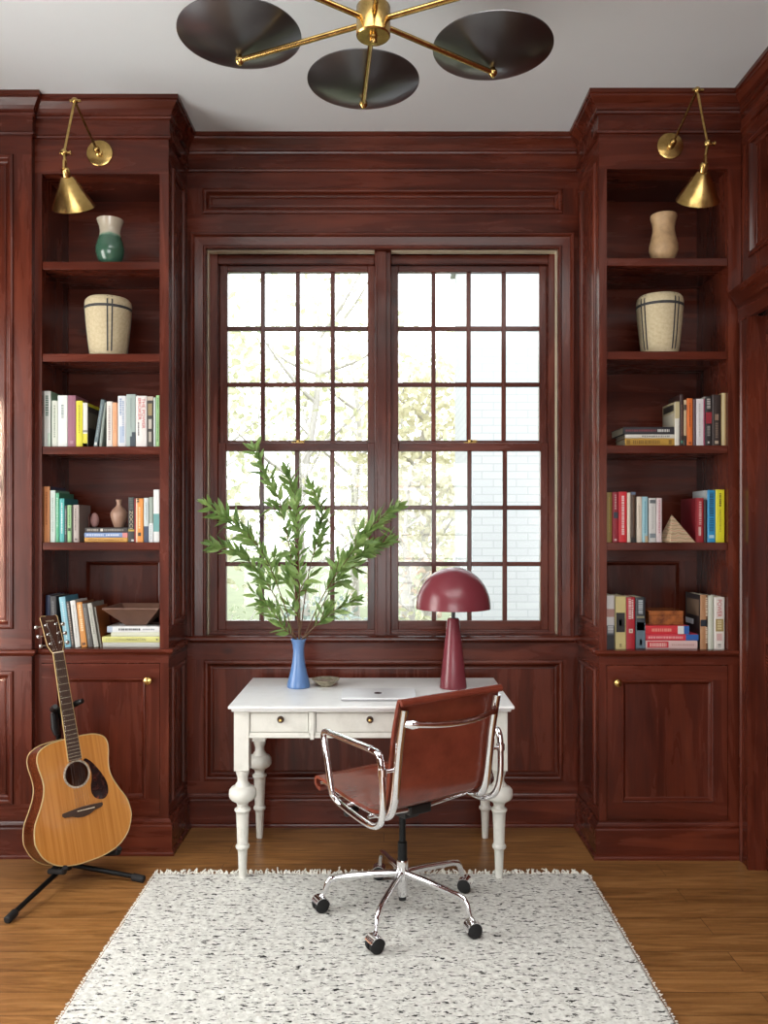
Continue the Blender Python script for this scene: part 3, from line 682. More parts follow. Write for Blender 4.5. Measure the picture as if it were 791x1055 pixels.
# ------------------------------------------------------------------ guitar on its stand
GYAW, GT, GROLL = radians(46), radians(14.5), radians(-2.6)
GLOC = Vector((wx(93, 3.42), 3.42, .098))
def guitar():
    t = thing('acoustic_guitar', 'natural-top acoustic guitar leaning on a black stand', 'guitar', tuple(GLOC), (-GT, GROLL, GYAW))
    L = dict(local=True)
    half = [(0, 0), (.003, .06), (.022, .125), (.062, .172), (.115, .196), (.15, .199), (.20, .190), (.25, .165), (.295, .145), (.335, .136), (.375, .138), (.42, .146), (.455, .146), (.482, .132), (.500, .096), (.506, .05), (.507, 0)]
    hp = catmull([Vector((w, 0, v)) for v, w in half], 5)
    hp = [(max(p.x, 0) * 1.05, p.z) for p in hp]
    right = hp[1:-1]; out = [hp[0]] + right + [hp[-1]] + [(-a, b) for a, b in reversed(right)]
    n = len(out)
    SIDE = wood('z', [(.035, .008, .003), (.085, .020, .007), (.15, .04, .014)], .22, .5, 'mahogany')
    def sp():
        q = NT('spruce_top'); v = q.coord((70, 70, 1.2)); a = q.noise(v, 1.3, 4, .6); b = q.noise(q.coord((9, 9, 1.0)), 1, 3, .5)
        c = q.ramp(a, [(.3, (.43, .170, .034)), (.7, (.60, .275, .070))]); c = q.mix(.6, c, q.ramp(b, [(.3, (.82, .76, .66)), (.7, (1.08, 1.05, 1.0))]), 'MULTIPLY')
        return q.set(Base_Color=c, Roughness=.2, Coat_Weight=.5, Coat_Roughness=.08)
    SPR = sp()
    D = .118                                           # front face at y = 0, back at y = D
    m = MB(); m.smooth = True
    a = [Vector((x, .0, z)) for x, z in out]; b = [Vector((x, D - .018 * max(0, (z - .1) / .4), z)) for x, z in out]
    m.add(a + b, [(j, n + j, n + (j + 1) % n, (j + 1) % n) for j in range(n)]); m.smooth = False
    m.add(b, [tuple(reversed(range(n)))]); bo = build('body', m, SIDE, t, autos=40, **L)
    # soundboard with its round hole
    hr, hc = .051, (0, .355); NH = 48
    bm = bmesh.new(); vo = [bm.verts.new((x, -.0005, z)) for x, z in out]; vh = [bm.verts.new((hc[0] + hr * cos(2 * pi * i / NH), -.0005, hc[1] + hr * sin(2 * pi * i / NH))) for i in range(NH)]
    ed = [bm.edges.new((vo[i], vo[(i + 1) % n])) for i in range(n)] + [bm.edges.new((vh[i], vh[(i + 1) % NH])) for i in range(NH)]
    bmesh.ops.triangle_fill(bm, use_beauty=True, use_dissolve=False, edges=ed); bm.verts.index_update()
    m = MB(); m.add([v.co.copy() for v in bm.verts], [tuple(v.index for v in f.verts) for f in bm.faces if (Vector((f.calc_center_median().x - hc[0], 0, f.calc_center_median().z - hc[1])).length > hr * .93)]); bm.free()
    tp = build('soundboard', m, SPR, t, **L)
    m = MB(); m.tube([Vector((x * 1.0, .0, z)) for x, z in out], .0026, 6, close=True); m.tube([Vector((x, D - .018 * max(0, (z - .1) / .4), z)) for x, z in out], .0024, 6, close=True)
    tag(build('binding', m, plain((.72, .62, .42), .35, name='cream_binding'), t, **L), 'cream edge binding')
    m = MB(); m.lathe([(hr - .001, 0), (hr - .001, .0012), (hr + .002, .0014), (hr + .006, .0014), (hr + .007, .0008), (hr + .007, 0)], 48, (hc[0], -.0005, hc[1]), Matrix.Rotation(pi / 2, 4, 'X'), closed=True)
    build('rosette', m, speckle('rosette_inlay', (.60, .52, .40), (.20, .15, .10), 240, .4, .6, .4), tp, **L)
    pg = catmull([Vector((x, 0, z)) for x, z in [(.036, .402), (.048, .408), (.076, .380), (.110, .322), (.124, .280), (.120, .245), (.098, .226), (.066, .236), (.050, .262), (.051, .292), (.058, .315), (.0618, .345), (.056, .378), (.044, .396)]], 5, closed=True)
    m = MB(); m.prism([(p.x, p.z) for p in pg], Matrix.Translation((0, -.0008, 0)) @ Matrix.Rotation(pi / 2, 4, 'X'), .0016)
    q = NT('tortoiseshell'); v = q.noise(q.coord((1, 1, 1)), 38, 3, .6, .6); TS = q.set(Base_Color=q.ramp(v, [(.45, (.012, .006, .006)), (.60, (.035, .012, .010)), (.72, (.20, .035, .015))]), Roughness=.12)
    build('pickguard', m, TS, tp, **L)
    EB = plain((.25, .18, .14), .45, name='dark_rosewood')
    br = [(-.088, .204), (-.080, .196), (-.050, .193), (-.026, .182), (0, .178), (.026, .182), (.050, .193), (.080, .196), (.088, .204), (.086, .214), (.040, .218), (.0, .220), (-.040, .218), (-.086, .214)]
    m = MB(); m.prism(br, Matrix.Translation((0, -.0008, 0)) @ Matrix.Rotation(pi / 2, 4, 'X'), .008); bd = build('bridge', m, EB, tp, bevel=.0015, **L)
    m = MB(); m.box(-.037, .037, -.0125, -.008, .204, .2075, Matrix.Rotation(radians(3), 4, 'Y')); build('saddle', m, plain((.85, .80, .7), .4, name='bone'), bd, **L)
    # neck, fingerboard, head
    NUT = .872
    m = MB(); rs = []
    for z, w, d in [(.50, .028, .085), (.512, .027, .06), (.53, .0265, .03), (.56, .026, .022), (.70, .024, .020), (NUT, .0215, .019)]:
        rs.append([Vector((w * cos(pi * i / 8), -.004 + .004 + d * sin(pi * i / 8), z)) for i in range(9)])
    m.smooth = True; m.rings(rs); build('neck', m, SIDE, t, autos=40, **L)
    fb = MB(); w0, w1 = .0285, .0218
    fb.prism([(-w0, .412), (w0, .412), (w1, NUT), (-w1, NUT)], Matrix.Translation((0, -.0008, 0)) @ Matrix.Rotation(pi / 2, 4, 'X'), .006)
    fo = build('fingerboard', fb, EB, t, **L)
    S = NUT - .206; FRETM = plain((.85, .82, .75), .25, 1, name='nickel')
    for k in range(1, 21):
        z = NUT - S * (1 - 2 ** (-k / 12)); w = w1 + (w0 - w1) * (NUT - z) / (NUT - .412)
        
        if z > .414: fr = MB(); fr.tube([(-w, -.0068, z), (w, -.0068, z)], .0011, 6); build('fret', fr, FRETM, fo, **L)
    ed = MB()
    for s in (-1, 1): ed.box(-.0012, .0012, -.0068, .0, 0, NUT - .412, Matrix.Translation((s * (w0 + .0006), 0, .412)) @ Matrix.Rotation(-s * math.atan((w0 - w1) / (NUT - .412)), 4, 'Y'))
    build('board_edge', ed, plain((.72, .62, .42), .35, name='cream_binding'), fo, **L)
    H = Matrix.Translation((0, .002, NUT)) @ Matrix.Rotation(-radians(12), 4, 'X')
    hd = [(-.022, 0), (.022, 0), (.036, .035), (.038, .165), (.030, .172), (.012, .170), (0, .174), (-.012, .170), (-.030, .172), (-.038, .165), (-.036, .035)]
    m = MB(); m.prism(hd, H @ Matrix.Rotation(pi / 2, 4, 'X') @ Matrix.Translation((0, 0, -.015)), .015); ho = build('headstock', m, wood('z', [(.03, .012, .007), (.06, .022, .012), (.09, .034, .018)], .25, .5, 'head_veneer'), t, bevel=.001, **L)
    m = MB(); hd2 = hd + [hd[0]]
    m.tube([H @ Vector((x, -.0002, z)) for x, z in hd[1:5]], .0018, 6); m.tube([H @ Vector((x, -.0002, z)) for x, z in hd[7:] + hd[:1]], .0018, 6); build('head_binding', m, plain((.72, .62, .42), .35, name='cream_binding'), ho, **L)
    m = MB(); m.box(-.0225, .0225, -.009, .001, NUT - .002, NUT + .003); build('nut', m, plain((.85, .80, .7), .4, name='bone'), t, **L)
    M = H @ Matrix.Translation((-.019, -.0008, .142)) @ Matrix.Rotation(pi / 2, 4, 'X')
    build('head_lettering', text_mb('YAMAHA', .038, .008, M), plain((.75, .70, .6), .3, .4, name='pearl'), ho, **L)
    NK = plain((.80, .79, .77), .18, 1, name='tuner_nickel')
    for s in (-1, 1):
        for k in range(3):
            z = .042 + k * .043
            m = MB(); m.lathe([(0, 0), (.006, 0), (.006, .003), (.0032, .004), (.003, .018), (0, .0185)], 12, H @ Vector((s * .022, -.0002, z)), H.to_3x3().to_4x4() @ Matrix.Rotation(pi / 2, 4, 'X'))
            m.tube([H @ Vector((s * .03, .010, z)), H @ Vector((s * .052, .010, z))], .0024, 8); m.tube([H @ Vector((s * .050, .010, z)), H @ Vector((s * .055, .010, z)), H @ Vector((s * .064, .010, z)), H @ Vector((s * .067, .010, z))], [.004, .0085, .0085, .004], 12, squash=(.5, 1.0))
            build('tuning_peg', m, NK, ho, **L)
    m = MB()
    for k in range(6):
        x0 = -.028 + .0112 * k; x1 = -.0175 + .007 * k; s = -1 if k < 3 else 1; kk = k if k < 3 else 5 - k
        m.tube([(x0, -.013, .205), (x1, -.0088, NUT), H @ Vector((s * .021, -.012, .042 + kk * .043))], .0006, 5)
    build('strings', m, NK, t, **L)
    m = MB(); m.lathe([(0, 0), (.007, .001), (.006, .008), (.008, .012), (0, .014)], 12, (0, .055, 0), Matrix.Rotation(pi, 4, 'X')); build('strap_button', m, NK, t, **L)
guitar()
GM = Matrix.Translation(GLOC) @ Matrix.Rotation(GYAW, 4, 'Z') @ Matrix.Rotation(GROLL, 4, 'Y') @ Matrix.Rotation(-GT, 4, 'X')
def stand():
    hub = Vector((wx(66, 3.44), 3.47, .075))
    t = thing('guitar_stand', 'black folding tripod stand holding the acoustic guitar', 'guitar stand', (hub.x, hub.y, 0))
    yoke = GM @ Vector((0, .055, .632)); low = hub + Vector((0, 0, .0))
    m = MB(); m.tube([low, GM @ Vector((0, .175, .06)), GM @ Vector((0, .160, .40)), GM @ Vector((0, .110, .56)), yoke], .0105, 10); build('post', m, BLACKM, t)
    m = MB(); m.lathe([(0, -.035), (.018, -.035), (.022, -.028), (.022, .03), (.016, .04), (0, .04)], 16, hub); m.tube([hub + Vector((-.045, -.03, -.018)), hub + Vector((-.01, -.01, -.01))], [.016, .012], 10); build('hub', m, BLACKP, t)
    feet = [Vector((wx(11, 3.10), 3.10, .016)), Vector((wx(143, 3.44), 3.44, .016)), Vector((hub.x - .16, hub.y + .20, .016))]
    for f in feet:
        m = MB(); m.tube([hub + Vector((0, 0, -.012)), f + Vector((0, 0, .003))], .0105, 10); lg = build('leg', m, BLACKM, t)
        d = (f - hub).normalized(); m = MB(); m.tube([f - d * .03, f - d * .025, f + d * .02, f + d * .025], [.012, .0155, .0155, .011], 12); build('rubber_foot', m, RUBBER, lg)
    for s in (-1, 1):                                  # two padded arms that carry the body
        m = MB(); a = GM @ Vector((s * .0, .165, .03)); b = GM @ Vector((s * .115, .135, -.010)); c = GM @ Vector((s * .118, -.012, -.006)); d = GM @ Vector((s * .118, -.028, .012))
        m.tube(catmull([hub + Vector((0, 0, .02)), a, b], 5), .0075, 8); m.tube([b, c, d], .0115, 10); build('cradle_arm', m, RUBBER, t)
    m = MB(); c = GM @ Vector((0, .060, .632))
    for s in (-1, 1): m.tube([c, GM @ Vector((s * .030, .058, .633)), GM @ Vector((s * .046, .030, .640)), GM @ Vector((s * .050, -.005, .646)), GM @ Vector((s * .060, -.03, .648))], [.012, .012, .0125, .013, .010], 10)
    m.tube([GM @ Vector((-.03, .062, .53)), GM @ Vector((-.032, .066, .56)), GM @ Vector((-.028, .064, .62)), GM @ Vector((-.02, .06, .645))], [.018, .026, .024, .014], 12, squash=(1, .6)); build('neck_yoke', m, BLACKP, t)
stand()

# ------------------------------------------------------------------ chandelier
def chandelier():
    hx, hy, hz = -.031, 2.40, 2.95
    t = thing('chandelier', 'brass ceiling light with shallow black dishes on radiating arms', 'chandelier', (hx, hy, CZ))
    c = (hx, hy, 0)
    m = MB(); m.lathe([(0, hz - .045), (.046, hz - .045), (.0495, hz - .041), (.0495, hz + .040), (.046, hz + .045), (0, hz + .045)], 40, c); m.lathe([(0, hz - .066), (.009, hz - .064), (.012, hz - .056), (.010, hz - .048), (.016, hz - .044), (0, hz - .044)], 20, c); build('hub', m, BRASS, t)
    m = MB(); m.lathe([(0, hz + .04), (.010, hz + .04), (.010, CZ - .02), (0, CZ - .02)], 16, c); m.lathe([(0, CZ - .028), (.058, CZ - .026), (.062, CZ - .02), (.062, CZ), (0, CZ)], 32, c); build('stem', m, BRASS, t)
    for k in range(6):
        a = radians(35 + 60 * k); d = Vector((cos(a), sin(a), 0)); e = Vector((hx, hy, hz)) + d * .467
        m = MB(); m.tube([Vector((hx, hy, hz)) + d * .04, e], .0085, 12); arm = build('arm', m, BRASS, t)
        m = MB(); m.lathe([(0, -.016), (.006, -.0155), (.010, -.011), (.0145, -.004), (.0145, .004), (.008, .012), (.007, .028), (0, .028)], 20, e); build('finial', m, BRASS, arm)
        m = MB(); n = 12; R = .194
        o = [(R * i / n, .014 + .11 * R * i / n + 1.15 * (R * i / n) ** 2) for i in range(n + 1)]; inn = [(r, z + .003) for r, z in reversed(o)]
        m.lathe(o + inn, 64, e); build('dish', m, DISHM, t)
DISHM = plain((.40, .40, .41), .31, .95, .5, .15, name='blackened_steel')
chandelier()

# ------------------------------------------------------------------ picture-light sconces
def sconce(label, plate, elbow, joint, top, bot, yf):
    t = thing('wall_sconce', label, 'wall lamp', plate, group='brass swing-arm sconces')
    p = Vector(plate); R = Matrix.Rotation(pi / 2, 4, 'X')
    m = MB(); m.lathe([(0, 0), (.057, 0), (.059, .003), (.058, .008), (.052, .011), (0, .012)], 40, p, R); m.lathe([(0, .01), (.018, .011), (.017, .02), (.010, .024), (.009, .04), (0, .041)], 20, p, R); build('backplate', m, BRASS, t)
    E, J, T, B = map(Vector, (elbow, joint, top, bot)); q = p + Vector((0, -.045, 0))
    def ball(m, c, r): m.lathe([(r * sin(pi * i / 10), -r * cos(pi * i / 10)) for i in range(11)], 16, c)
    m = MB(); ball(m, q, .0145); m.tube([q, E], .0055, 10); m.tube([E + Vector((-.02, 0, 0)), E + Vector((.026, 0, 0))], .006, 10); ball(m, E, .014); build('lower_arm', m, BRASS, t)
    m = MB(); m.tube([E, J], .0055, 10); ball(m, J, .0155); m.tube([J + Vector((-.016, 0, 0)), J + Vector((.024, 0, 0))], .0055, 10); m.tube([J + Vector((.024, 0, 0)), J + Vector((.030, 0, 0))], .009, 10)
    m.tube([J, J.lerp(T, .45)], .0065, 10); build('upper_arm', m, BRASS, t)
    ax = (T - B).normalized(); M = Vector((0, 0, 1)).rotation_difference(ax).to_matrix().to_4x4(); h = (T - B).length
    m = MB(); m.lathe([(.087, 0), (.0885, .003), (.026, h - .004), (.020, h), (.0, h), (0, h - .004), (.022, h - .008), (.0855, .002)], 48, B, M); sh = build('shade', m, BRASS, t)
    m = MB(); m.lathe([(0, h - .002), (.0165, h - .002), (.0165, h + .030), (.012, h + .036), (.0, h + .037)], 20, B, M); m.tube([T + ax * .03, J], .006, 10); m.box(-.004, .004, -.009, .009, -.018, .018, Matrix.Translation(T + ax * .045)); build('socket_cap', m, BRASS, sh)
    m = MB(); m.lathe([(0, h * .25), (.018, h * .3), (.024, h * .45), (.014, h * .75), (.012, h - .008), (0, h - .008)], 16, B, M); build('bulb', m, plain((.9, .88, .82), .3, name='bulb_glass'), sh)
sconce('brass swing-arm sconce above the green-glazed vase', (-1.287, YL, 3.172), (-1.293, 3.45, 3.262), (-1.318, 3.40, 3.022), (wx(69, 3.40), 3.40, 2.924), (wx(76, 3.475), 3.475, wz(214, 3.475)), YL)
sconce('brass swing-arm sconce above the tan vase', (1.278, YR, 3.182), (1.29, 3.40, 3.28), (1.318, 3.36, 3.041), (wx(724, 3.36), 3.36, wz(177, 3.36)), (wx(718.5, 3.435), 3.435, wz(207, 3.435)), YR)
# ------------------------------------------------------------------ books
PAGE = plain((.80, .76, .66), .8, name='paper')
def dim(c):                                           # printed stock is never brighter than about 70 % reflectance
    c = c.lstrip('#'); return tuple(int(c[i:i + 2], 16) / 255 * .86 for i in (0, 2, 4))
def put_marks(o, marks, t, d, h):
    for mk in marks:
        k = mk[0]; m = MB()
        if k == 'band':                                # a printed block across the spine
            _, a, b, c = mk[:4]; x0, x1 = (mk[4], mk[5]) if len(mk) > 4 else (.02, .98)
            m.box(t * x0, t * x1, -.0005, .001, h * a, h * b); nm = 'spine_block'
        elif k == 'dash':                              # a line of small type too small to read
            _, a, b, x, w, c = mk; r = random.Random(int(a * 100 + x * 10 + h * 1e4)); z = h * b
            while z > h * a:
                L = r.uniform(.004, .009); m.box(t * (x - w / 2), t * (x + w / 2), -.0009, .001, max(z - L, h * a), z); z -= L + r.uniform(.0015, .004)
            nm = 'spine_title'
        elif k == 'text':                              # readable line along the spine
            _, a, b, x0, x1, c, s = mk
            M = Matrix.Translation((t * x0, -.0009, h * b)) @ Matrix(((0, 1, 0, 0), (0, 0, -1, 0), (-1, 0, 0, 0), (0, 0, 0, 1)))
            m = text_mb(s, h * (b - a), t * (x1 - x0), M); nm = 'spine_title'
        elif k == 'side':                              # a printed block on a cover board; side 0 = left, 1 = right
            _, sd, a, b, z0, z1, c = mk; xx = 0 if sd == 0 else t
            m.box(xx - .0005, xx + .0005, d * a, d * b, h * z0, h * z1); nm = 'cover_block'
        build(nm, m, plain(dim(c), .5, name='print'), o, local=True)
def book(label, group, t, h, d, loc, cover, marks=(), rot=(0, 0, 0), cover2=None):
    c = .0022; m = MB(); m.m = 1
    m.box(0, c, .004, d, 0, h); m.box(t - c, t, .004, d, 0, h); m.m = 0
    b = min(.004, t * .25)
    m.prism([(0, .006), (0, b * .5), (t * .12, .0004), (t * .5, -.0004), (t * .88, .0004), (t, b * .5), (t, .006)], Matrix.Identity(4), h)
    o = build('book', m, [plain(dim(cover), .45, name='book_cover'), plain(dim(cover2 or cover), .45, name='book_cover')], bevel=.0006)
    o.location = loc; o.rotation_euler = rot; tag(o, label, 'book', group)
    p = MB(); p.box(c, t - c, .006, d - .005, .003, h - .003); build('pages', p, PAGE, o, local=True)
    put_marks(o, marks, t, d, h); return o
CURX = {}
def row(side, zi, group, items):
    yf, ox, k = (YL, 40, .1643) if side == 'L' else (YR, 620, .1707)
    oy, z = zi
    yy = yf + .028
    for it in items:
        label, a, b, top, cover = it[:5]; op = it[5] if len(it) > 5 else {}
        dy = op.get('dy', 0); Y = yy + dy
        x0, x1 = wx(ox + k * a, Y), wx(ox + k * b, Y); h = wz(oy + k * top, Y) - z; lean = radians(op.get('lean', 0))
        t = x1 - x0 - .0006; d = op.get('d', max(.13, min(.19, h * .66)))
        if lean: t *= cos(lean); h = h / cos(lean) - (t * abs(sin(lean)))
        book(label, group, t, h, d, (x0, Y, z + (t * sin(lean) if lean > 0 else 0)), cover, op.get('m', ()), (0, lean, 0), op.get('c2'))
def stack(side, zi, group, items):
    yf, ox, k = (YL, 40, .1643) if side == 'L' else (YR, 620, .1707)
    oy, z = zi; zb = z
    for it in items:                                   # bottom first
        label, a, b, top, cover = it[:5]; op = it[5] if len(it) > 5 else {}
        Y = yf + .03 + op.get('dy', 0); x0, x1 = wx(ox + k * a, Y), wx(ox + k * b, Y); zt = wz(oy + k * top, Y)
        book(label, group, zt - zb - .0004, x1 - x0, op.get('d', .16), (x1, Y, zb), cover, op.get('m', ()), (0, -pi / 2, op.get('yaw', 0)), op.get('c2'))
        zb = zt
    return zb
L3, L4, L5 = (395, SHZ[2]), (490, SHZ[3]), (605, LEDGE)
W = '#f1efe8'
row('L', L3, 'books on the shelf below the left basket', [
 ('white book with pale green cover, first on the shelf below the left basket', 28, 74, 48, '#e9efe9', dict(c2='#8fb79b', d=.19, m=[('dash', .55, .92, .5, .4, '#6f8a7d'), ('band', 0, .25, '#cfe3d3', .6, 1)])),
 ('short pale sage book between two taller white ones', 80, 117, 108, '#dfe6d8', dict(d=.15, m=[('dash', .2, .9, .5, .25, '#9aa894')])),
 ('wide white book beside the mauve book', 118, 179, 75, '#eef2ee', dict(m=[('dash', .55, .82, .5, .25, '#97a6a4')])),
 ('mauve book beside the short yellow book', 181, 232, 75, '#9d6276', dict(m=[('band', .06, .12, '#b98a98', .3, .7)])),
 ('bright yellow upright book right of the mauve book', 233, 275, 108, '#e3dc2d', dict(c2='#d8cf2f', m=[('dash', .3, .9, .5, .22, '#b7ae28')])),
 ('pale book with yellow foot and dark yellow-edged cover, beside the leaning slate book', 276, 306, 122, '#e8e7df', dict(c2='#3b3934', d=.17, m=[('band', 0, .30, '#ded53a'), ('band', .0, .08, '#6a6a62'), ('side', 1, .03, .97, .93, 1, '#d9d02f'), ('side', 1, .1, .9, .45, .8, '#77705f'), ('band', .33, .38, '#8a8a84')])),
 ('slate book leaning right against the books with white and peach spines', 342, 368, 100, '#5f7276', dict(lean=9, d=.16, m=[('band', .03, .09, '#e8e8e2', .2, .8), ('dash', .2, .9, .5, .2, '#93a3a4')])),
 ('thin grey-green book leaning behind the slate book', 377, 396, 118, '#8b9890', dict(lean=5.5, d=.14, dy=.004)),
 ('cream book left of the peach-spined book', 424, 461, 113, '#efe9e0', dict(m=[('dash', .15, .9, .5, .35, '#b3a8a8')])),
 ('peach-orange book in the middle of the shelf below the left basket', 462, 492, 120, '#f0b083', dict(m=[('dash', .3, .8, .5, .2, '#d9925f')])),
 ('white book with faint blue lettering, beside the pale one with a dark arch', 495, 547, 78, '#e9edf0', dict(m=[('dash', .62, .95, .35, .25, '#8ea3c4'), ('dash', .2, .9, .65, .22, '#9fb2cf'), ('band', .08, .40, '#b8c8de', .2, .8)])),
 ('pale grey-green book with a dark arch at its foot', 548, 607, 68, '#a9bab5', dict(m=[('band', 0, .20, '#3b4750', .4, .98), ('band', .20, .28, '#3b4750', .6, .98), ('dash', .35, .92, .5, .12, '#8b9d99')])),
 ('white book with large red lettering down its spine', 608, 676, 78, '#f1eeea', dict(m=[('text', .36, .95, .58, .86, '#d23a3f', 'THE POWER'), ('text', .52, .95, .22, .50, '#d23a3f', 'BROKER'), ('dash', .22, .48, .25, .12, '#555555')])),
 ('dark book with tan panels on its spine', 677, 718, 82, '#3a3632', dict(m=[('band', .62, .86, '#a08d62', .2, .8), ('band', .36, .55, '#c9c2b4', .25, .75), ('band', .1, .3, '#b9b2a4', .3, .7), ('band', .92, 1, '#c8b9a8')])),
 ('thin pale blue-grey book left of the light green one', 719, 733, 88, '#c9d6d4', {}),
 ('light green book at the right end of the shelf below the left basket', 734, 757, 75, '#a5d592', dict(m=[('dash', .1, .95, .5, .25, '#4f7f4a')])),
])
row('L', L4, 'books on the shelf with the small brown jug', [
 ('orange book at the left end of the shelf with the brown jug', 28, 68, 68, '#dc9158', dict(d=.19, c2='#27304f', m=[('dash', .3, .9, .5, .3, '#b86f3b')])),
 ('pale mint white book right of the orange book', 70, 104, 92, '#d4e4dc', dict(d=.17, c2='#7fae98', m=[('dash', .2, .85, .5, .2, '#9fb8ad')])),
 ('mid green book left of the teal one', 105, 128, 108, '#52ad82', dict(d=.18, c2='#2e7d5f', m=[('dash', .3, .9, .5, .22, '#c2e2d0')])),
 ('teal book with its teal cover showing', 129, 160, 143, '#49b0ad', dict(d=.17, c2='#1f7d86', m=[('dash', .2, .9, .5, .25, '#d3ecea')])),
 ('slim black book between the teal and the light green books', 161, 177, 188, '#22262a', dict(d=.14, m=[('dash', .2, .9, .5, .4, '#8b8f8f')])),
 ('light green slim book right of the slim black book', 178, 205, 185, '#8fbd86', dict(d=.14, m=[('band', .3, .38, '#2d3f2f', .2, .8), ('dash', .45, .95, .5, .2, '#4d7849')])),
 ('narrow dark brown book left of the grey-beige one', 206, 214, 190, '#2b2321', dict(d=.13)),
 ('grey-beige book that ends the left row beside the flat stack', 215, 252, 183, '#b3a7a0', dict(d=.15, c2='#8d7f78', m=[('dash', .3, .9, .4, .2, '#776b66'), ('band', .05, .1, '#6c605c', .3, .7)])),
 ('dark book with cream lettering between the brown jug and orange book', 560, 600, 135, '#2c2b2c', dict(m=[('dash', .72, .98, .5, .5, '#4d5a55'), ('text', .30, .70, .25, .75, '#cbbf9c', 'ZOCCI'), ('band', .24, .28, '#c0a43c'), ('band', .02, .06, '#d8d8d0', .5, .9)])),
 ('very thin red book beside the orange-spined book', 600, 607, 145, '#b3262a', dict(d=.14)),
 ('orange book with black mark near its foot, right of the brown jug', 608, 655, 143, '#ee9a42', dict(m=[('band', .14, .22, '#3a2a20', .3, .7), ('dash', .3, .8, .5, .2, '#f6d8a8'), ('dash', .9, .99, .3, .3, '#2d2520'), ('band', 0, 1, '#f5e4c8', .03, .2)])),
 ('pale blue book with dark blue foot', 658, 688, 140, '#cfdbdc', dict(m=[('band', 0, .36, '#3d4b66'), ('dash', .5, .9, .5, .2, '#9fb0b3')])),
 ('grey-green and white book beside the tallest white and teal one', 690, 717, 135, '#9aa9a0', dict(m=[('band', 0, .42, '#e4e8ea'), ('dash', .05, .38, .5, .25, '#a8b3b8')])),
 ('tall white book with a teal band at right end of the jug shelf', 718, 757, 88, '#eef1ef', dict(m=[('band', .20, .54, '#6fa9a8')])),
])
zt = stack('L', L4, 'flat books under the small brown jug', [
 ('yellow-orange book lying flat, lowest under the brown jug', 285, 557, 388, '#d9a24b', dict(m=[('dash', .1, .9, .5, .3, '#a8742c')])),
 ('blue book lying flat with a pink end, in the middle under the brown jug', 285, 557, 357, '#7d97c4', dict(m=[('band', 0, .12, '#d98a86'), ('dash', .55, .95, .5, .4, '#c8d4ea'), ('dash', .2, .5, .5, .3, '#dfe6f2')])),
 ('black book lying flat directly under the brown jug', 290, 557, 325, '#33302e', dict(m=[('dash', .1, .55, .5, .4, '#8f8a84'), ('band', .58, .64, '#d8d2c4', .25, .75), ('dash', .68, .95, .5, .45, '#9b948a')])),
])
def lathe_obj(name, prof, loc, mat, label, cat, group=None, n=40):
    m = MB(); m.lathe(prof, n); o = build(name, m, mat, local=True); o.location = loc; return tag(o, label, cat, group)
YJ = YL + .10; sc = YJ / F
jx = wx(40 + .1643 * 503, YJ)
def pf(pts): return [(r * sc, z * sc) for r, z in pts]
jug = lathe_obj('bottle_vase', pf([(0, 0), (4.4, 0), (5.2, 1), (7.2, 7), (8.6, 12), (8.4, 15), (6.4, 18.5), (3.2, 21.5), (2.3, 23.5), (2.5, 26), (3.3, 28.6), (2.6, 28.6), (1.6, 25), (1.6, 22), (0, 20)]), (jx, YJ, zt), speckle('brown_clay', (.36, .22, .155), (.25, .145, .10), 18, .3, .7, .38), 'small brown clay bottle vase on the flat stack of books', 'vase')
ex = wx(40 + .1643 * 350, YL + .12)
m = MB(); m.lathe([(.021 * sin(pi * i / 14) * (1.06 - .22 * i / 14), .034 - .034 * cos(pi * i / 14)) for i in range(15)], 24); o = build('stone_egg', m, speckle('pink_stone', (.42, .24, .22), (.30, .15, .14), 30, .3, .7, .4), local=True); o.location = (ex, YL + .12, zt); tag(o, 'small pinkish stone egg on the stack left of the brown jug', 'egg')
m = MB(); bx0, bx1 = wx(40 + .1643 * 262, YL + .15), wx(40 + .1643 * 320, YL + .15)
m.box(bx0, bx1, YL + .145, YL + .20, zt, zt + .062); o = build('trinket_box', m, plain((.33, .14, .10), .5, name='red_box'), loc=((bx0 + bx1) / 2, YL + .17, zt), bevel=.002); tag(o, 'small reddish box behind the pink stone egg', 'box')
m = MB(); m.box(bx0 - .001, bx1 + .001, YL + .144, YL + .201, zt + .05, zt + .066); build('lid', m, plain((.27, .11, .08), .5, name='red_box_lid'), o, bevel=.002)

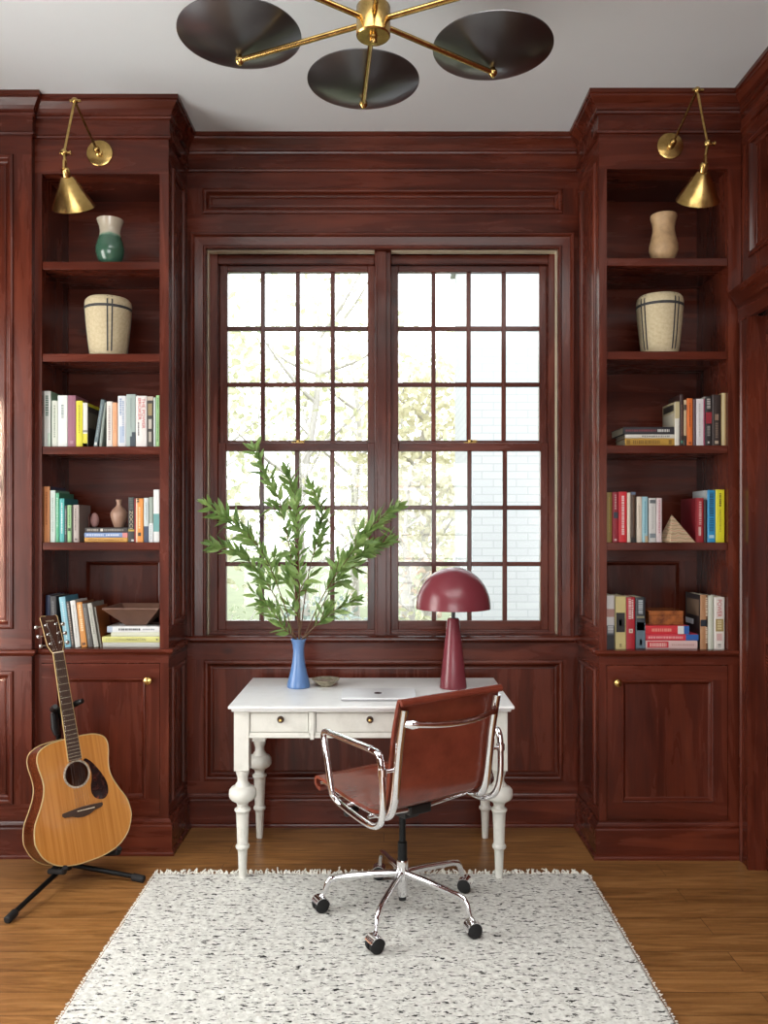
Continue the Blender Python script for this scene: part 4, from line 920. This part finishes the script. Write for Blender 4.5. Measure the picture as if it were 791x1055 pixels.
row('L', L5, 'books on the lowest left shelf', [
 ('navy and red book at the far left of the lowest left shelf', 42, 72, 50, '#22304f', dict(lean=-.01, d=.17, m=[('band', .30, .42, '#b02c3c')])),
 ('charcoal book behind the guitar head', 78, 119, 55, '#3a3a3c', dict(lean=-2, d=.16, m=[('dash', .3, .9, .5, .3, '#77777a')])),
 ('sky blue book on the lowest left shelf', 163, 203, 58, '#8cc6d8', dict(lean=-7, d=.16, c2='#4f93ad', m=[('dash', .15, .9, .5, .2, '#cfe8ef'), ('band', .05, .10, '#2c4a58', .3, .7)])),
 ('dark patterned book right of the sky blue one', 205, 226, 88, '#3b3532', dict(lean=-7, d=.15, m=[('dash', .05, .95, .5, .5, '#9a8f86')])),
 ('off-white book left of the amber book', 228, 262, 82, '#dcdcd8', dict(lean=-6.5, d=.15, m=[('dash', .2, .9, .5, .2, '#b4b4b0')])),
 ('amber orange book on the lowest left shelf', 266, 304, 92, '#d08a3c', dict(lean=-6.5, d=.15, c2='#7e4a20', m=[('dash', .35, .95, .5, .4, '#f0d6a8'), ('band', .05, .1, '#5f3512', .2, .8)])),
 ('dark grey slim book right of the amber one', 309, 342, 100, '#55524f', dict(lean=-8.5, d=.15, m=[('dash', .2, .9, .5, .2, '#8b8782')])),
 ('light grey book leaning beside the one with the rust cover', 346, 376, 98, '#b9b8ae', dict(lean=-9, d=.16, c2='#8d8c84', m=[('dash', .3, .9, .5, .25, '#8b8a80')])),
 ('small book with a rust brown cover leaning beside the flat white stack', 383, 396, 122, '#8a877c', dict(lean=-9, d=.16, c2='#8f4d1e', dy=.01)),
])
zb5 = stack('L', L5, 'flat books under the square wooden bowl', [
 ('pale grey book lying lowest in the stack under the wooden bowl', 400, 757, 346, '#c9cbc2', dict(d=.2)),
 ('pale yellow book about Manhattan lying flat under the wooden bowl', 396, 757, 310, '#e4e38e', dict(d=.2, m=[('text', .59, .93, .28, .72, '#a9a968', 'DECODING'), ('text', .24, .58, .28, .72, '#5d5c3c', 'MANHATTAN'), ('band', .03, .06, '#6f6e50', .35, .65)])),
 ('pale green-cream book lying flat, second from the top under the wooden bowl', 452, 757, 283, '#dfe3cc', dict(d=.18)),
 ('white book with black lettering lying directly under the square wooden bowl', 428, 757, 246, '#eff2f2', dict(d=.18, m=[('dash', .36, .78, .5, .35, '#3c4046'), ('dash', .1, .32, .5, .25, '#9aa3ab'), ('band', .9, 1, '#b7c6d8')])),
])
YBW = YL + .115; bxc = wx(40 + .1643 * 610, YBW)
def frustum_bowl(label):
    m = MB(); a, b, h = .128, .046, .088
    def sq(r, z): return [Vector((sx * r, sy * r, z)) for sx, sy in ((-1, -1), (1, -1), (1, 1), (-1, 1))]
    m.rings([sq(b, 0), sq(a, h - .006), sq(a, h), sq(a - .010, h), sq(b - .006, .012)])
    o = build('wooden_bowl', m, speckle('walnut', (.16, .085, .058), (.10, .05, .035), 14, .3, .7, .42), local=True, bevel=.0015); o.location = (bxc + .012, YBW, zb5); tag(o, label, 'bowl')
frustum_bowl('square brown wooden bowl on top of the flat books')

R3, R4, R5 = (395, SHZ[2]), (495, SHZ[3]), (605, LEDGE)
row('R', R3, 'upright books on the shelf below the right basket', [
 ('white-spined book with cream cover behind the flat black book', 440, 469, 110, '#eceade', dict(d=.165, c2='#c9bd95', m=[('side', 0, .1, .92, .80, .95, '#2b2824'), ('side', 0, .1, .92, .35, .75, '#d8d3bf'), ('band', .62, 1, '#cdbf92')])),
 ('narrow dark brown book left of the small beige-spined book', 471, 494, 66, '#3b2320', dict(m=[('dash', .2, .8, .5, .3, '#7d5a4c'), ('band', .05, .1, '#4f8f7a', .2, .8)])),
 ('small beige book between dark brown and orange books', 495, 512, 100, '#d9bd93', dict(m=[('band', 0, .22, '#2f2522'), ('band', .78, .9, '#4c3f38')])),
 ('bright orange book on the shelf below the right basket', 513, 549, 90, '#ee7a30', dict(m=[('dash', .4, .9, .5, .18, '#8f3b10'), ('band', .04, .08, '#8f3b10', .3, .7)])),
 ('plum grey book right of the bright orange one', 551, 569, 96, '#5f4a52', dict(d=.14)),
 ('white book with a magenta edge', 570, 620, 93, '#ebe7e8', dict(m=[('band', 0, 1, '#a83260', .86, 1), ('dash', .2, .9, .4, .14, '#c5bfc2')])),
 ('black book with a red panel', 625, 664, 78, '#241f20', dict(c2='#d8d4cc', m=[('band', .45, .68, '#9c2130'), ('dash', .75, .95, .5, .5, '#b9b3ad'), ('dash', .2, .4, .5, .45, '#8b8681'), ('band', .05, .09, '#d8d2c8', .35, .6)])),
 ('dark brown book left of the tall cream one', 666, 719, 68, '#33241f', dict(m=[('band', .5, .62, '#9b7f6a', .3, .7), ('dash', .15, .45, .5, .3, '#7d6a5c'), ('band', .04, .10, '#c9b49c', .3, .7)])),
 ('tall cream book at the right end of the shelf below the right basket', 722, 755, 58, '#c8ac76', dict(m=[('band', 0, 1, '#e0cfa3', .1, .5)])),
])
stack('R', R3, 'flat books beside the cream book', [
 ('gold book lying flat at the bottom below the black one', 140, 438, 331, '#c79a3a', dict(m=[('band', .9, .97, '#8f6a1f', .2, .8), ('dash', .3, .84, .5, .5, '#8f6a1f'), ('band', .06, .12, '#8f6a1f', .2, .8)])),
 ('white book lying flat between the gold and the black ones', 140, 438, 307, '#e6e3da', dict(m=[('dash', .1, .66, .5, .4, '#8d8a84')])),
 ('black book lying flat on the white and gold books', 128, 438, 262, '#2b2a30', dict(yaw=.0, d=.2, m=[('dash', .36, .95, .5, .25, '#8a3a46'), ('dash', .1, .33, .5, .35, '#d8d6d2')])),
])
row('R', R4, 'books on the shelf with the stone pyramid', [
 ('olive gold book at the left end of the pyramid shelf', 28, 62, 72, '#8c7431', dict(m=[('dash', .2, .9, .5, .15, '#a98f45')])),
 ('dark crimson book with a dark round mark', 63, 101, 70, '#a01f30', dict(m=[('band', .48, .60, '#2e3a46', .2, .9), ('dash', .65, .95, .5, .25, '#d9a9a9'), ('band', .03, .07, '#e2c0bc', .3, .7)])),
 ('bright red book with white lettering on the pyramid shelf', 102, 152, 68, '#d8222e', dict(m=[('dash', .15, .92, .5, .30, '#f2d6d2')])),
 ('thin cream book between red and brown books', 153, 174, 74, '#e5dcc8', {}),
 ('dark umber book left of a gap on the pyramid shelf', 175, 204, 70, '#4a3424', dict(m=[('dash', .3, .9, .5, .2, '#6d5238'), ('band', 0, .10, '#191513'), ('band', .95, 1, '#5f6f88')])),
 ('pale cream book beside the light blue one', 211, 242, 98, '#e4d8c6', dict(m=[('dash', .3, .8, .5, .15, '#b8a996')])),
 ('light blue slim book on the pyramid shelf', 243, 278, 98, '#9fcbd6', dict(m=[('dash', .2, .9, .5, .2, '#5f9cae'), ('band', 0, .14, '#c9b088', .5, 1)])),
 ('pale grey book with dark labels at head and foot', 284, 329, 106, '#d6d6d2', dict(m=[('band', .88, .96, '#5d6468', .1, .9), ('band', .10, .20, '#7a858c', .1, .9), ('dash', .3, .8, .5, .12, '#b0b0ac')])),
 ('pinkish white book just left of the stone pyramid', 330, 363, 106, '#e3d2d3', dict(m=[('dash', .2, .95, .5, .25, '#c98f97')])),
 ('dark red book right of the stone pyramid with its red cover showing', 566, 615, 106, '#a8242e', dict(d=.19, c2='#7d1722', m=[('band', 0, 1, '#8a1a26', 0, .12), ('dash', .4, .92, .55, .3, '#dcaaa6'), ('band', .15, .35, '#d9c4bc', .35, .65), ('side', 0, .6, .9, .05, .18, '#d8cfc4')])),
 ('slim black book between dark red and bright blue', 617, 636, 118, '#1d1c20', dict(d=.15)),
 ('thick bright blue book next to the yellow one', 637, 686, 58, '#2f9ad2', dict(d=.18, c2='#cdd3d6', m=[('dash', .5, .95, .5, .5, '#18577e'), ('dash', .2, .46, .5, .55, '#1b6491'), ('band', .08, .14, '#bfe2f2', .2, .8)])),
 ('bright yellow book at the right end of the pyramid shelf', 687, 741, 55, '#ece42c', dict(m=[('dash', .68, .93, .5, .2, '#5f5a1c'), ('dash', .2, .62, .5, .15, '#a59f2c')])),
])
YP = YR + .06; px = wx(620 + .1707 * 449, YP)
m = MB(); a = .060; h = wz(495 + .1707 * 205, YP) - SHZ[3]
m.add([(-a, -a, 0), (a, -a, 0), (a, a, 0), (-a, a, 0), (-.024, 0, h)], [(3, 2, 1, 0), (0, 1, 4), (1, 2, 4), (2, 3, 4), (3, 0, 4)])
q = NT('banded_stone'); v = q.new('ShaderNodeTexWave'); v.bands_direction = 'Z'; v.inputs['Scale'].default_value = 16; v.inputs['Distortion'].default_value = 5; v.inputs['Detail'].default_value = 3; v.inputs['Detail Scale'].default_value = 1.5
q.link(q.coord((1, 1, 1)), v.inputs['Vector']); PYR = q.set(Base_Color=q.ramp(v.outputs['Fac'], [(.0, (.30, .20, .12)), (.35, (.52, .42, .28)), (.6, (.34, .32, .18)), (.8, (.62, .50, .36)), (1, (.45, .22, .14))]), Roughness=.35)
o = build('stone_pyramid', m, PYR, local=True, bevel=.0012); o.location = (px, YP, SHZ[3]); o.rotation_euler = (0, 0, radians(9)); tag(o, 'banded stone pyramid between two groups of books', 'pyramid')

row('R', R5, 'books on the lowest right shelf', [
 ('white and black book at the left end of the lowest right shelf', 28, 76, 50, '#d9d6d3', dict(m=[('band', 0, .26, '#1d1e22'), ('band', .26, .44, '#4a4f57'), ('dash', .30, .46, .5, .7, '#cfcfcf'), ('band', .6, .75, '#b58a80')])),
 ('cream book with a black label on the lowest right shelf', 79, 146, 55, '#d9c98a', dict(m=[('band', .32, .69, '#1f1c1a', .1, .9), ('band', .44, .56, '#b9a98a', .36, .62), ('dash', .04, .10, .5, .2, '#8d7f4c'), ('band', 0, 1, '#8c7f58', .0, .04)])),
 ('red book with white lettering right of the black-labelled one', 148, 201, 60, '#b01f2c', dict(m=[('dash', .58, .97, .38, .28, '#e8c9c4'), ('dash', .58, .95, .68, .2, '#e8c9c4'), ('band', .31, .39, '#e2d4c4', .28, .72), ('band', .335, .365, '#9c2a30', .42, .6)])),
 ('slate book with pale lettering left of the flat red stack', 204, 263, 62, '#2f353b', dict(d=.18, m=[('band', .02, .52, '#5f7480'), ('band', .36, .55, '#39424a', .1, .9), ('dash', .68, .95, .5, .45, '#b5bcc0'), ('band', .60, .64, '#8a8468', .1, .9), ('band', .08, .18, '#cdd5d8', .4, .65)])),
 ('copper and black book right of the flat red stack', 594, 638, 46, '#b8875f', dict(d=.185, c2='#2b2426', m=[('band', .42, .54, '#1c2430'), ('band', 0, 1, '#6d4a32', .80, 1), ('dash', .6, .95, .85, .25, '#e2cdb4'), ('dash', .1, .4, .85, .25, '#e2cdb4'), ('side', 0, .45, .98, .42, .52, '#dfe3ea'), ('side', 0, .1, .9, .6, .9, '#77614f')])),
 ('pale green-white book beside the copper one', 640, 674, 52, '#d3d8c6', dict(m=[('band', 0, 1, '#e8eade', .1, .45)])),
 ('white book with red letters at the far right of the lowest right shelf', 677, 741, 60, '#ece6de', dict(m=[('text', .62, .95, .28, .72, '#c8323c', 'POWER'), ('band', .34, .58, '#a8915a', .15, .9), ('dash', .37, .55, .5, .4, '#d8c698'), ('band', .16, .30, '#d9b3ae', .25, .75), ('dash', .03, .1, .5, .3, '#a09a92')])),
])
zr5 = stack('R', R5, 'flat books under the small wooden box', [
 ('pink-white book with a red block lying at the bottom of the red stack', 264, 576, 322, '#e4c3bf', dict(m=[('band', .56, .97, '#cf2d3c', .15, .9), ('dash', .6, .92, .5, .45, '#f0b9b0'), ('dash', .06, .5, .5, .2, '#c9a29c')])),
 ('raspberry red book with a blue end lying in the middle of the red stack', 264, 582, 284, '#d63a4c', dict(m=[('band', 0, .24, '#2b62b0'), ('dash', .3, .95, .5, .35, '#f0a9a8')])),
 ('red book with white and blue ends lying at the top of the red stack', 262, 526, 232, '#d9323c', dict(m=[('band', .0, .12, '#2b62b0'), ('band', .12, .26, '#e8e6e4'), ('dash', .4, .85, .5, .35, '#f09a88')])),
])
YX = YR + .075; a, b = wx(620 + .1707 * 276, YX), wx(620 + .1707 * 482, YX); h = .064
m = MB(); m.box(a, b, YX - .02, YX + .12, zr5, zr5 + h * .68); BURL = speckle('burl_veneer', (.33, .105, .028), (.13, .035, .012), 26, .35, .62, .25)
o = build('wooden_box', m, BURL, loc=((a + b) / 2, YX + .05, zr5), bevel=.002); tag(o, 'small glossy burl wood box on top of the flat red books', 'box')
m = MB(); m.box(a - .001, b + .001, YX - .021, YX + .121, zr5 + h * .69, zr5 + h); build('lid', m, BURL, o, bevel=.002)

# ------------------------------------------------------------------ vases and baskets on the upper shelves
def shelf_vase(label, cx, Y, z, ytop, prof, mat):
    s = Y / F; H = wz(ytop, Y) - z; m = MB()
    pr = [(r * s, v * H) for r, v in prof]; inn = [(max(r * s - .005, 0), v * H) for r, v in reversed(prof[2:])]
    m.lathe([(0, 0)] + pr + inn + [(0, .05 * H)], 44); o = build('vase', m, mat, local=True); o.location = (wx(cx, Y), Y, z); return tag(o, label, 'vase', 'vases on the top shelves')
q = NT('dipped_glaze'); tc = q.new('ShaderNodeTexCoord'); sx = q.new('ShaderNodeSeparateXYZ'); q.link(tc.outputs['Object'], sx.inputs[0])
ad = q.new('ShaderNodeMath', operation='MULTIPLY_ADD'); q.link(q.noise(tc.outputs['Object'], 14, 3), ad.inputs[0]); ad.inputs[1].default_value = .05; q.link(sx.outputs['Z'], ad.inputs[2])
GREENV = q.set(Base_Color=q.ramp(ad.outputs[0], [(.150, (.045, .115, .075)), (.158, (.16, .28, .20)), (.166, (.45, .40, .31))]), Roughness=.18, Coat_Weight=.4)
VP = [(7, 0), (8.5, .02), (12.2, .12), (14.2, .25), (14.6, .36), (13.4, .50), (11.2, .62), (10.3, .72), (11.0, .84), (12.8, .95), (13.4, 1.0)]
shelf_vase('green-glazed vase with a bare cream neck on the top shelf', 113.5, 3.805, SHZ[0], 227, VP, GREENV)
shelf_vase('tan unglazed vase on the top shelf', 683.5, 3.755, SHZ[0], 222, [(7, 0), (8.5, .02), (12.6, .12), (14.6, .25), (14.4, .36), (12.4, .52), (11.2, .64), (11.0, .74), (12.2, .87), (13.4, .95), (13.0, 1.0)], speckle('tan_clay', (.50, .33, .175), (.32, .20, .10), 22, .30, .60, .55))
def basket_mat():
    t = NT('woven_straw'); tc = t.new('ShaderNodeTexCoord'); sx = t.new('ShaderNodeSeparateXYZ'); t.link(tc.outputs['Object'], sx.inputs[0])
    w = t.new('ShaderNodeTexWave'); w.bands_direction = 'Z'; w.inputs['Scale'].default_value = 60; w.inputs['Distortion'].default_value = 1.2; w.inputs['Detail'].default_value = 2; w.inputs['Detail Scale'].default_value = 6; t.link(tc.outputs['Object'], w.inputs['Vector'])
    n = t.noise(tc.outputs['Object'], 85, 3); f = t.mix(.5, w.outputs['Color'], n)
    c = t.ramp(f, [(.25, (.36, .28, .15)), (.6, (.62, .54, .36))]); t.bump(f, .3, .002)
    return t.set(Base_Color=c, Roughness=.75)
STRAW = basket_mat(); STRIPE = speckle('black_weave', (.05, .05, .055), (.02, .02, .022), 60, .3, .7, .7)
def basket(label, cx, Y, z, ytop, yaw):
    H = wz(ytop, Y) - z; s = Y / F; pr = [(16.5, 0), (18.3, .03), (20.2, .25), (22.0, .55), (23.3, .82), (23.4, .90), (22.6, .96), (20.5, 1.0)]
    m = MB(); P_ = [(r * s, v * H) for r, v in pr]; m.lathe([(0, 0)] + P_ + [(18.6 * s, .985 * H), (20.4 * s, .88 * H), (16 * s, .06 * H), (0, .05 * H)], 48)
    o = build('basket', m, STRAW, local=True); o.location = (wx(cx, Y), Y, z); o.rotation_euler = (0, 0, yaw); tag(o, label, 'basket', 'striped woven baskets')
    def rad(v):
        for (a, b), (c, d) in zip(P_, P_[1:]):
            if b <= v * H <= d: return a + (c - a) * (v * H - b) / max(d - b, 1e-6)
        return P_[-1][0]
    m = MB()
    for v0, v1 in ((.80, .845),):
        m.lathe([(rad(v0) - .001, v0 * H), (rad(v0) + .0012, v0 * H), (rad((v0 + v1) / 2) + .0014, (v0 + v1) / 2 * H), (rad(v1) + .0012, v1 * H), (rad(v1) - .001, v1 * H)], 48, closed=True)
    for k in range(4):
        for da in (-.10, .10):
            a = pi / 2 * k + da; rs = []
            for i in range(13):
                v = .01 + .97 * i / 12; r = rad(v) + .0012; w = .0033
                e = Vector((cos(a), sin(a), 0)); q = Vector((-e.y, e.x, 0)); rs.append([e * (r - .002) - q * w + Z * v * H, e * r - q * w + Z * v * H, e * r + q * w + Z * v * H, e * (r - .002) + q * w + Z * v * H])
            m.rings(rs)
    build('woven_stripes', m, STRIPE, o, local=True)
basket('striped woven basket on the second shelf below the green-glazed vase', 111.5, 3.85, SHZ[1], 309, radians(-68))
basket('striped woven basket on the second shelf below the tan vase', 679.5, 3.80, SHZ[1], 306, radians(-108 + 45))

# ------------------------------------------------------------------ outside
mb = MB(); mb.box(-40, 40, YB + .6, 70, -.62, -.5); o = struct('ground', mb, speckle('lawn', (.17, .19, .10), (.12, .135, .07), 2.5, .3, .7, .9))
def siding():
    t = NT('white_brick'); br = t.new('ShaderNodeTexBrick'); br.inputs['Scale'].default_value = 1; br.inputs['Brick Width'].default_value = .24; br.inputs['Row Height'].default_value = .08; br.inputs['Mortar Size'].default_value = .006
    br.inputs['Color1'].default_value = (.34, .345, .35, 1); br.inputs['Color2'].default_value = (.325, .33, .338, 1); br.inputs['Mortar'].default_value = (.27, .277, .285, 1)
    t.link(t.coord((1, 1, 1), rot=(pi / 2, 0, 0)), br.inputs['Vector']); return t.set(Base_Color=br.outputs['Color'], Roughness=.85)
t = thing('house_wing', 'white painted brick house wing outside the window behind the lamp', 'building', (3.3, 10, -.5))
mb = MB(); mb.box(.885, 6, 8.6, 10.3, -.5, 4.6); build('wall', mb, siding(), t)
mb = MB(); mb.box(.83, 6.2, 8.5, 10.4, 4.6, 4.78); build('eave', mb, plain((.58, .59, .60), .7, name='white_eave'), t)
LP = [leafmat('autumn_leaf_pale', (.44, .43, .27), (.60, .60, .42), .3), leafmat('autumn_leaf_gold', (.56, .52, .36), (.68, .65, .50), .3), leafmat('autumn_leaf_green', (.34, .40, .26), (.50, .54, .38), .3), leafmat('autumn_leaf_red', (.66, .50, .42), (.74, .62, .54), .35)]
BARK = plain((.68, .66, .64), .9, name='pale_bark')
def tree(label, x, y, H, seed, lm, nleaf, spread, clump=.5, z0=-.5, name='tree', cat='tree', nb=11, lo=.25, tr=.09):
    r = random.Random(seed); t = thing(name, label, cat, (x, y, z0), group=None)
    m = MB(); lf = MB(); b0 = Vector((x, y, z0))
    trunk = catmull([b0 + Vector((r.uniform(-.06, .06) * H * f, r.uniform(-.03, .03) * H * f, H * f)) for f in (0, .3, .6, 1)], 5); m.tube(trunk, [tr * (1 - .8 * i / len(trunk)) + .006 for i in range(len(trunk))], 8)
    tips = []
    for k in range(nb):
        i = int((lo + (1 - lo) * k / nb) * (len(trunk) - 1)); p = trunk[i]; a = k * 2.4 + r.uniform(-.4, .4); L = spread * r.uniform(.6, 1) * (1.1 - .5 * k / nb)
        e = p + Vector((cos(a) * L, sin(a) * L, L * r.uniform(.45, .9))); br = catmull([p, p.lerp(e, .5) + Vector((0, 0, -.06 * L)), e], 4); m.tube(br, [tr * .42 * (1 - .8 * j / len(br)) + .004 for j in range(len(br))], 6)
        for j in range(3):
            q = br[min(len(br) - 1, 3 + j * 2)]; f = q + Vector((r.uniform(-.4, .4) * L, r.uniform(-.4, .4) * L, r.uniform(.1, .5) * L)); m.tube([q, q.lerp(f, .5) + Vector((0, 0, .03)), f], [.012, .008, .003], 5); tips += [f, q]
        tips.append(e)
    for k in range(nleaf):
        c = r.choice(tips) + Vector((r.gauss(0, clump), r.gauss(0, clump), r.gauss(0, clump * .8)))
        leaf(lf, c, Vector((r.uniform(-1, 1), r.uniform(-1, 1), r.uniform(-1, .4))), r.uniform(.10, .20), r.uniform(.08, .14), r.uniform(0, 6), .2)
    build('trunk', m, BARK, t, autos=60); build('foliage', lf, lm, t)
tree('pale gold tree beyond the upper left panes of the left window', -3.6, 12.5, 6.2, 1, LP[0], 2600, 1.7)
tree('slender nearly bare tree behind the middle of the left window', -1.25, 13.5, 7.5, 2, LP[0], 500, 1.5, .6, nb=14)
tree('thin tree with a few yellow leaves behind the right panes of the left window', -.55, 16, 7, 3, LP[1], 350, 1.5, .6)
tree('golden tree beyond the left panes of the right window', .75, 14.5, 5.0, 4, LP[1], 2400, 1.2, .4)
tree('pale green young tree left of the white house wing', .45, 18, 5.5, 5, LP[2], 700, 1.3, .4)
tree('small reddish-leaved tree behind the right window near the mullion', .42, 12.6, 2.9, 6, LP[3], 160, .55, .28, tr=.05)
tree('tall bare tree far left outside the window', -4.3, 20, 9, 7, LP[2], 500, 2.2, .7, nb=14)
def bush(label, x, y, w, h, seed, lm, n):
    r = random.Random(seed); t = thing('garden_bush', label, 'bush', (x, y, -.5), group=None); lf = MB(); m = MB()
    for k in range(10):
        a = r.uniform(0, 6.3); e = Vector((x + cos(a) * w * .7, y + sin(a) * w * .4, -.5 + h * r.uniform(.6, 1))); m.tube([(x + cos(a) * .1, y, -.5), ((x + e.x) / 2, (y + e.y) / 2, -.5 + h * .45), e], [.02, .013, .005], 5)
    for k in range(n):
        a, b = r.uniform(0, 6.3), r.uniform(0, 1) ** .4; c = Vector((x + cos(a) * w * b, y + sin(a) * w * .55 * b, -.5 + h * r.uniform(.08, 1) * (1.05 - .45 * b * b)))
        leaf(lf, c, Vector((r.uniform(-1, 1), r.uniform(-1, 1), r.uniform(-.4, 1))), r.uniform(.06, .11), r.uniform(.035, .06), r.uniform(0, 6), .2)
    build('stems', m, BARK, t, autos=60); build('foliage', lf, lm, t)
bush('grey-green bush behind the lowest right panes of the left window', -.75, 9.5, .75, 1.15, 1, leafmat('sage_leaf', (.22, .27, .24), (.33, .38, .35), .25), 900)
bush('pale bush behind the lowest left panes of the left window', -2.2, 10.5, .9, 1.0, 2, LP[2], 700)
bush('pale yellow bush behind the lowest left pane of the right window', .32, 9.8, .45, 1.0, 3, LP[0], 450)

# ------------------------------------------------------------------ light
w = bpy.data.worlds.new('overcast_sky'); scene.world = w; w.use_nodes = True
wt = w.node_tree; bg = wt.nodes['Background']; tc = wt.nodes.new('ShaderNodeTexCoord'); sp = wt.nodes.new('ShaderNodeSeparateXYZ'); rp = wt.nodes.new('ShaderNodeValToRGB')
wt.links.new(tc.outputs['Generated'], sp.inputs[0]); wt.links.new(sp.outputs['Z'], rp.inputs[0]); wt.links.new(rp.outputs[0], bg.inputs['Color'])
rp.color_ramp.elements[0].position = .0; rp.color_ramp.elements[0].color = (.96, .97, .95, 1); rp.color_ramp.elements[1].position = .6; rp.color_ramp.elements[1].color = (.90, .95, 1, 1)
bg.inputs['Strength'].default_value = SKY = 5.2
def area(name, loc, rot, sx, sy, power, col):
    l = bpy.data.lights.new(name, 'AREA'); l.shape = 'RECTANGLE'; l.size = sx; l.size_y = sy; l.energy = power; l.color = col
    o = bpy.data.objects.new(name, l); COL.objects.link(o); o.location = loc; o.rotation_euler = rot; return o
def portal(name, loc, rot, sx, sy):
    o = area(name, loc, rot, sx, sy, 1, (1, 1, 1)); o.data.cycles.is_portal = True; return o
portal('sky_portal', (-.008, 4.30, 1.89), (-pi / 2, 0, 0), 1.75, 1.95)
for i, h in enumerate(LH):
    area('daylight_side', (LXW - .18, (h[0] + h[1]) / 2, (h[2] + h[3]) / 2), (0, -pi / 2, 0), h[3] - h[2], h[1] - h[0], 72, (1, .95, .88))
h = FH[0]; area('daylight_behind', (-(h[0] + h[1]) / 2, YF - .18, (h[2] + h[3]) / 2), (pi / 2, 0, 0), h[1] - h[0], h[3] - h[2], 70, (.98, .99, 1))
area('ceiling_light', (.1, .9, CZ - .03), (0, 0, 0), 2.6, 2.2, 100, (1, .985, .96))
b = area('sunbeam', (-3.225, 1.55, 1.78), (0, 0, 0), .36, 1.25, 20, (1, .80, .58)); b.data.spread = radians(4)
b.rotation_euler = (Vector((-1.955, 3.705, 1.42)) - Vector(b.location)).to_track_quat('-Z', 'Y').to_euler()
scene.view_settings.view_transform = 'Standard'; scene.view_settings.look = 'None'; scene.view_settings.gamma = 1; scene.view_settings.exposure = 0
try: scene.view_settings.use_curve_mapping = False
except Exception: pass
scene.cycles.use_denoising = True
scene.cycles.max_bounces = 8; scene.cycles.diffuse_bounces = 4; scene.cycles.glossy_bounces = 5; scene.cycles.transparent_max_bounces = 8
scene.cycles.caustics_reflective = False; scene.cycles.caustics_refractive = False; scene.cycles.sample_clamp_indirect = 6
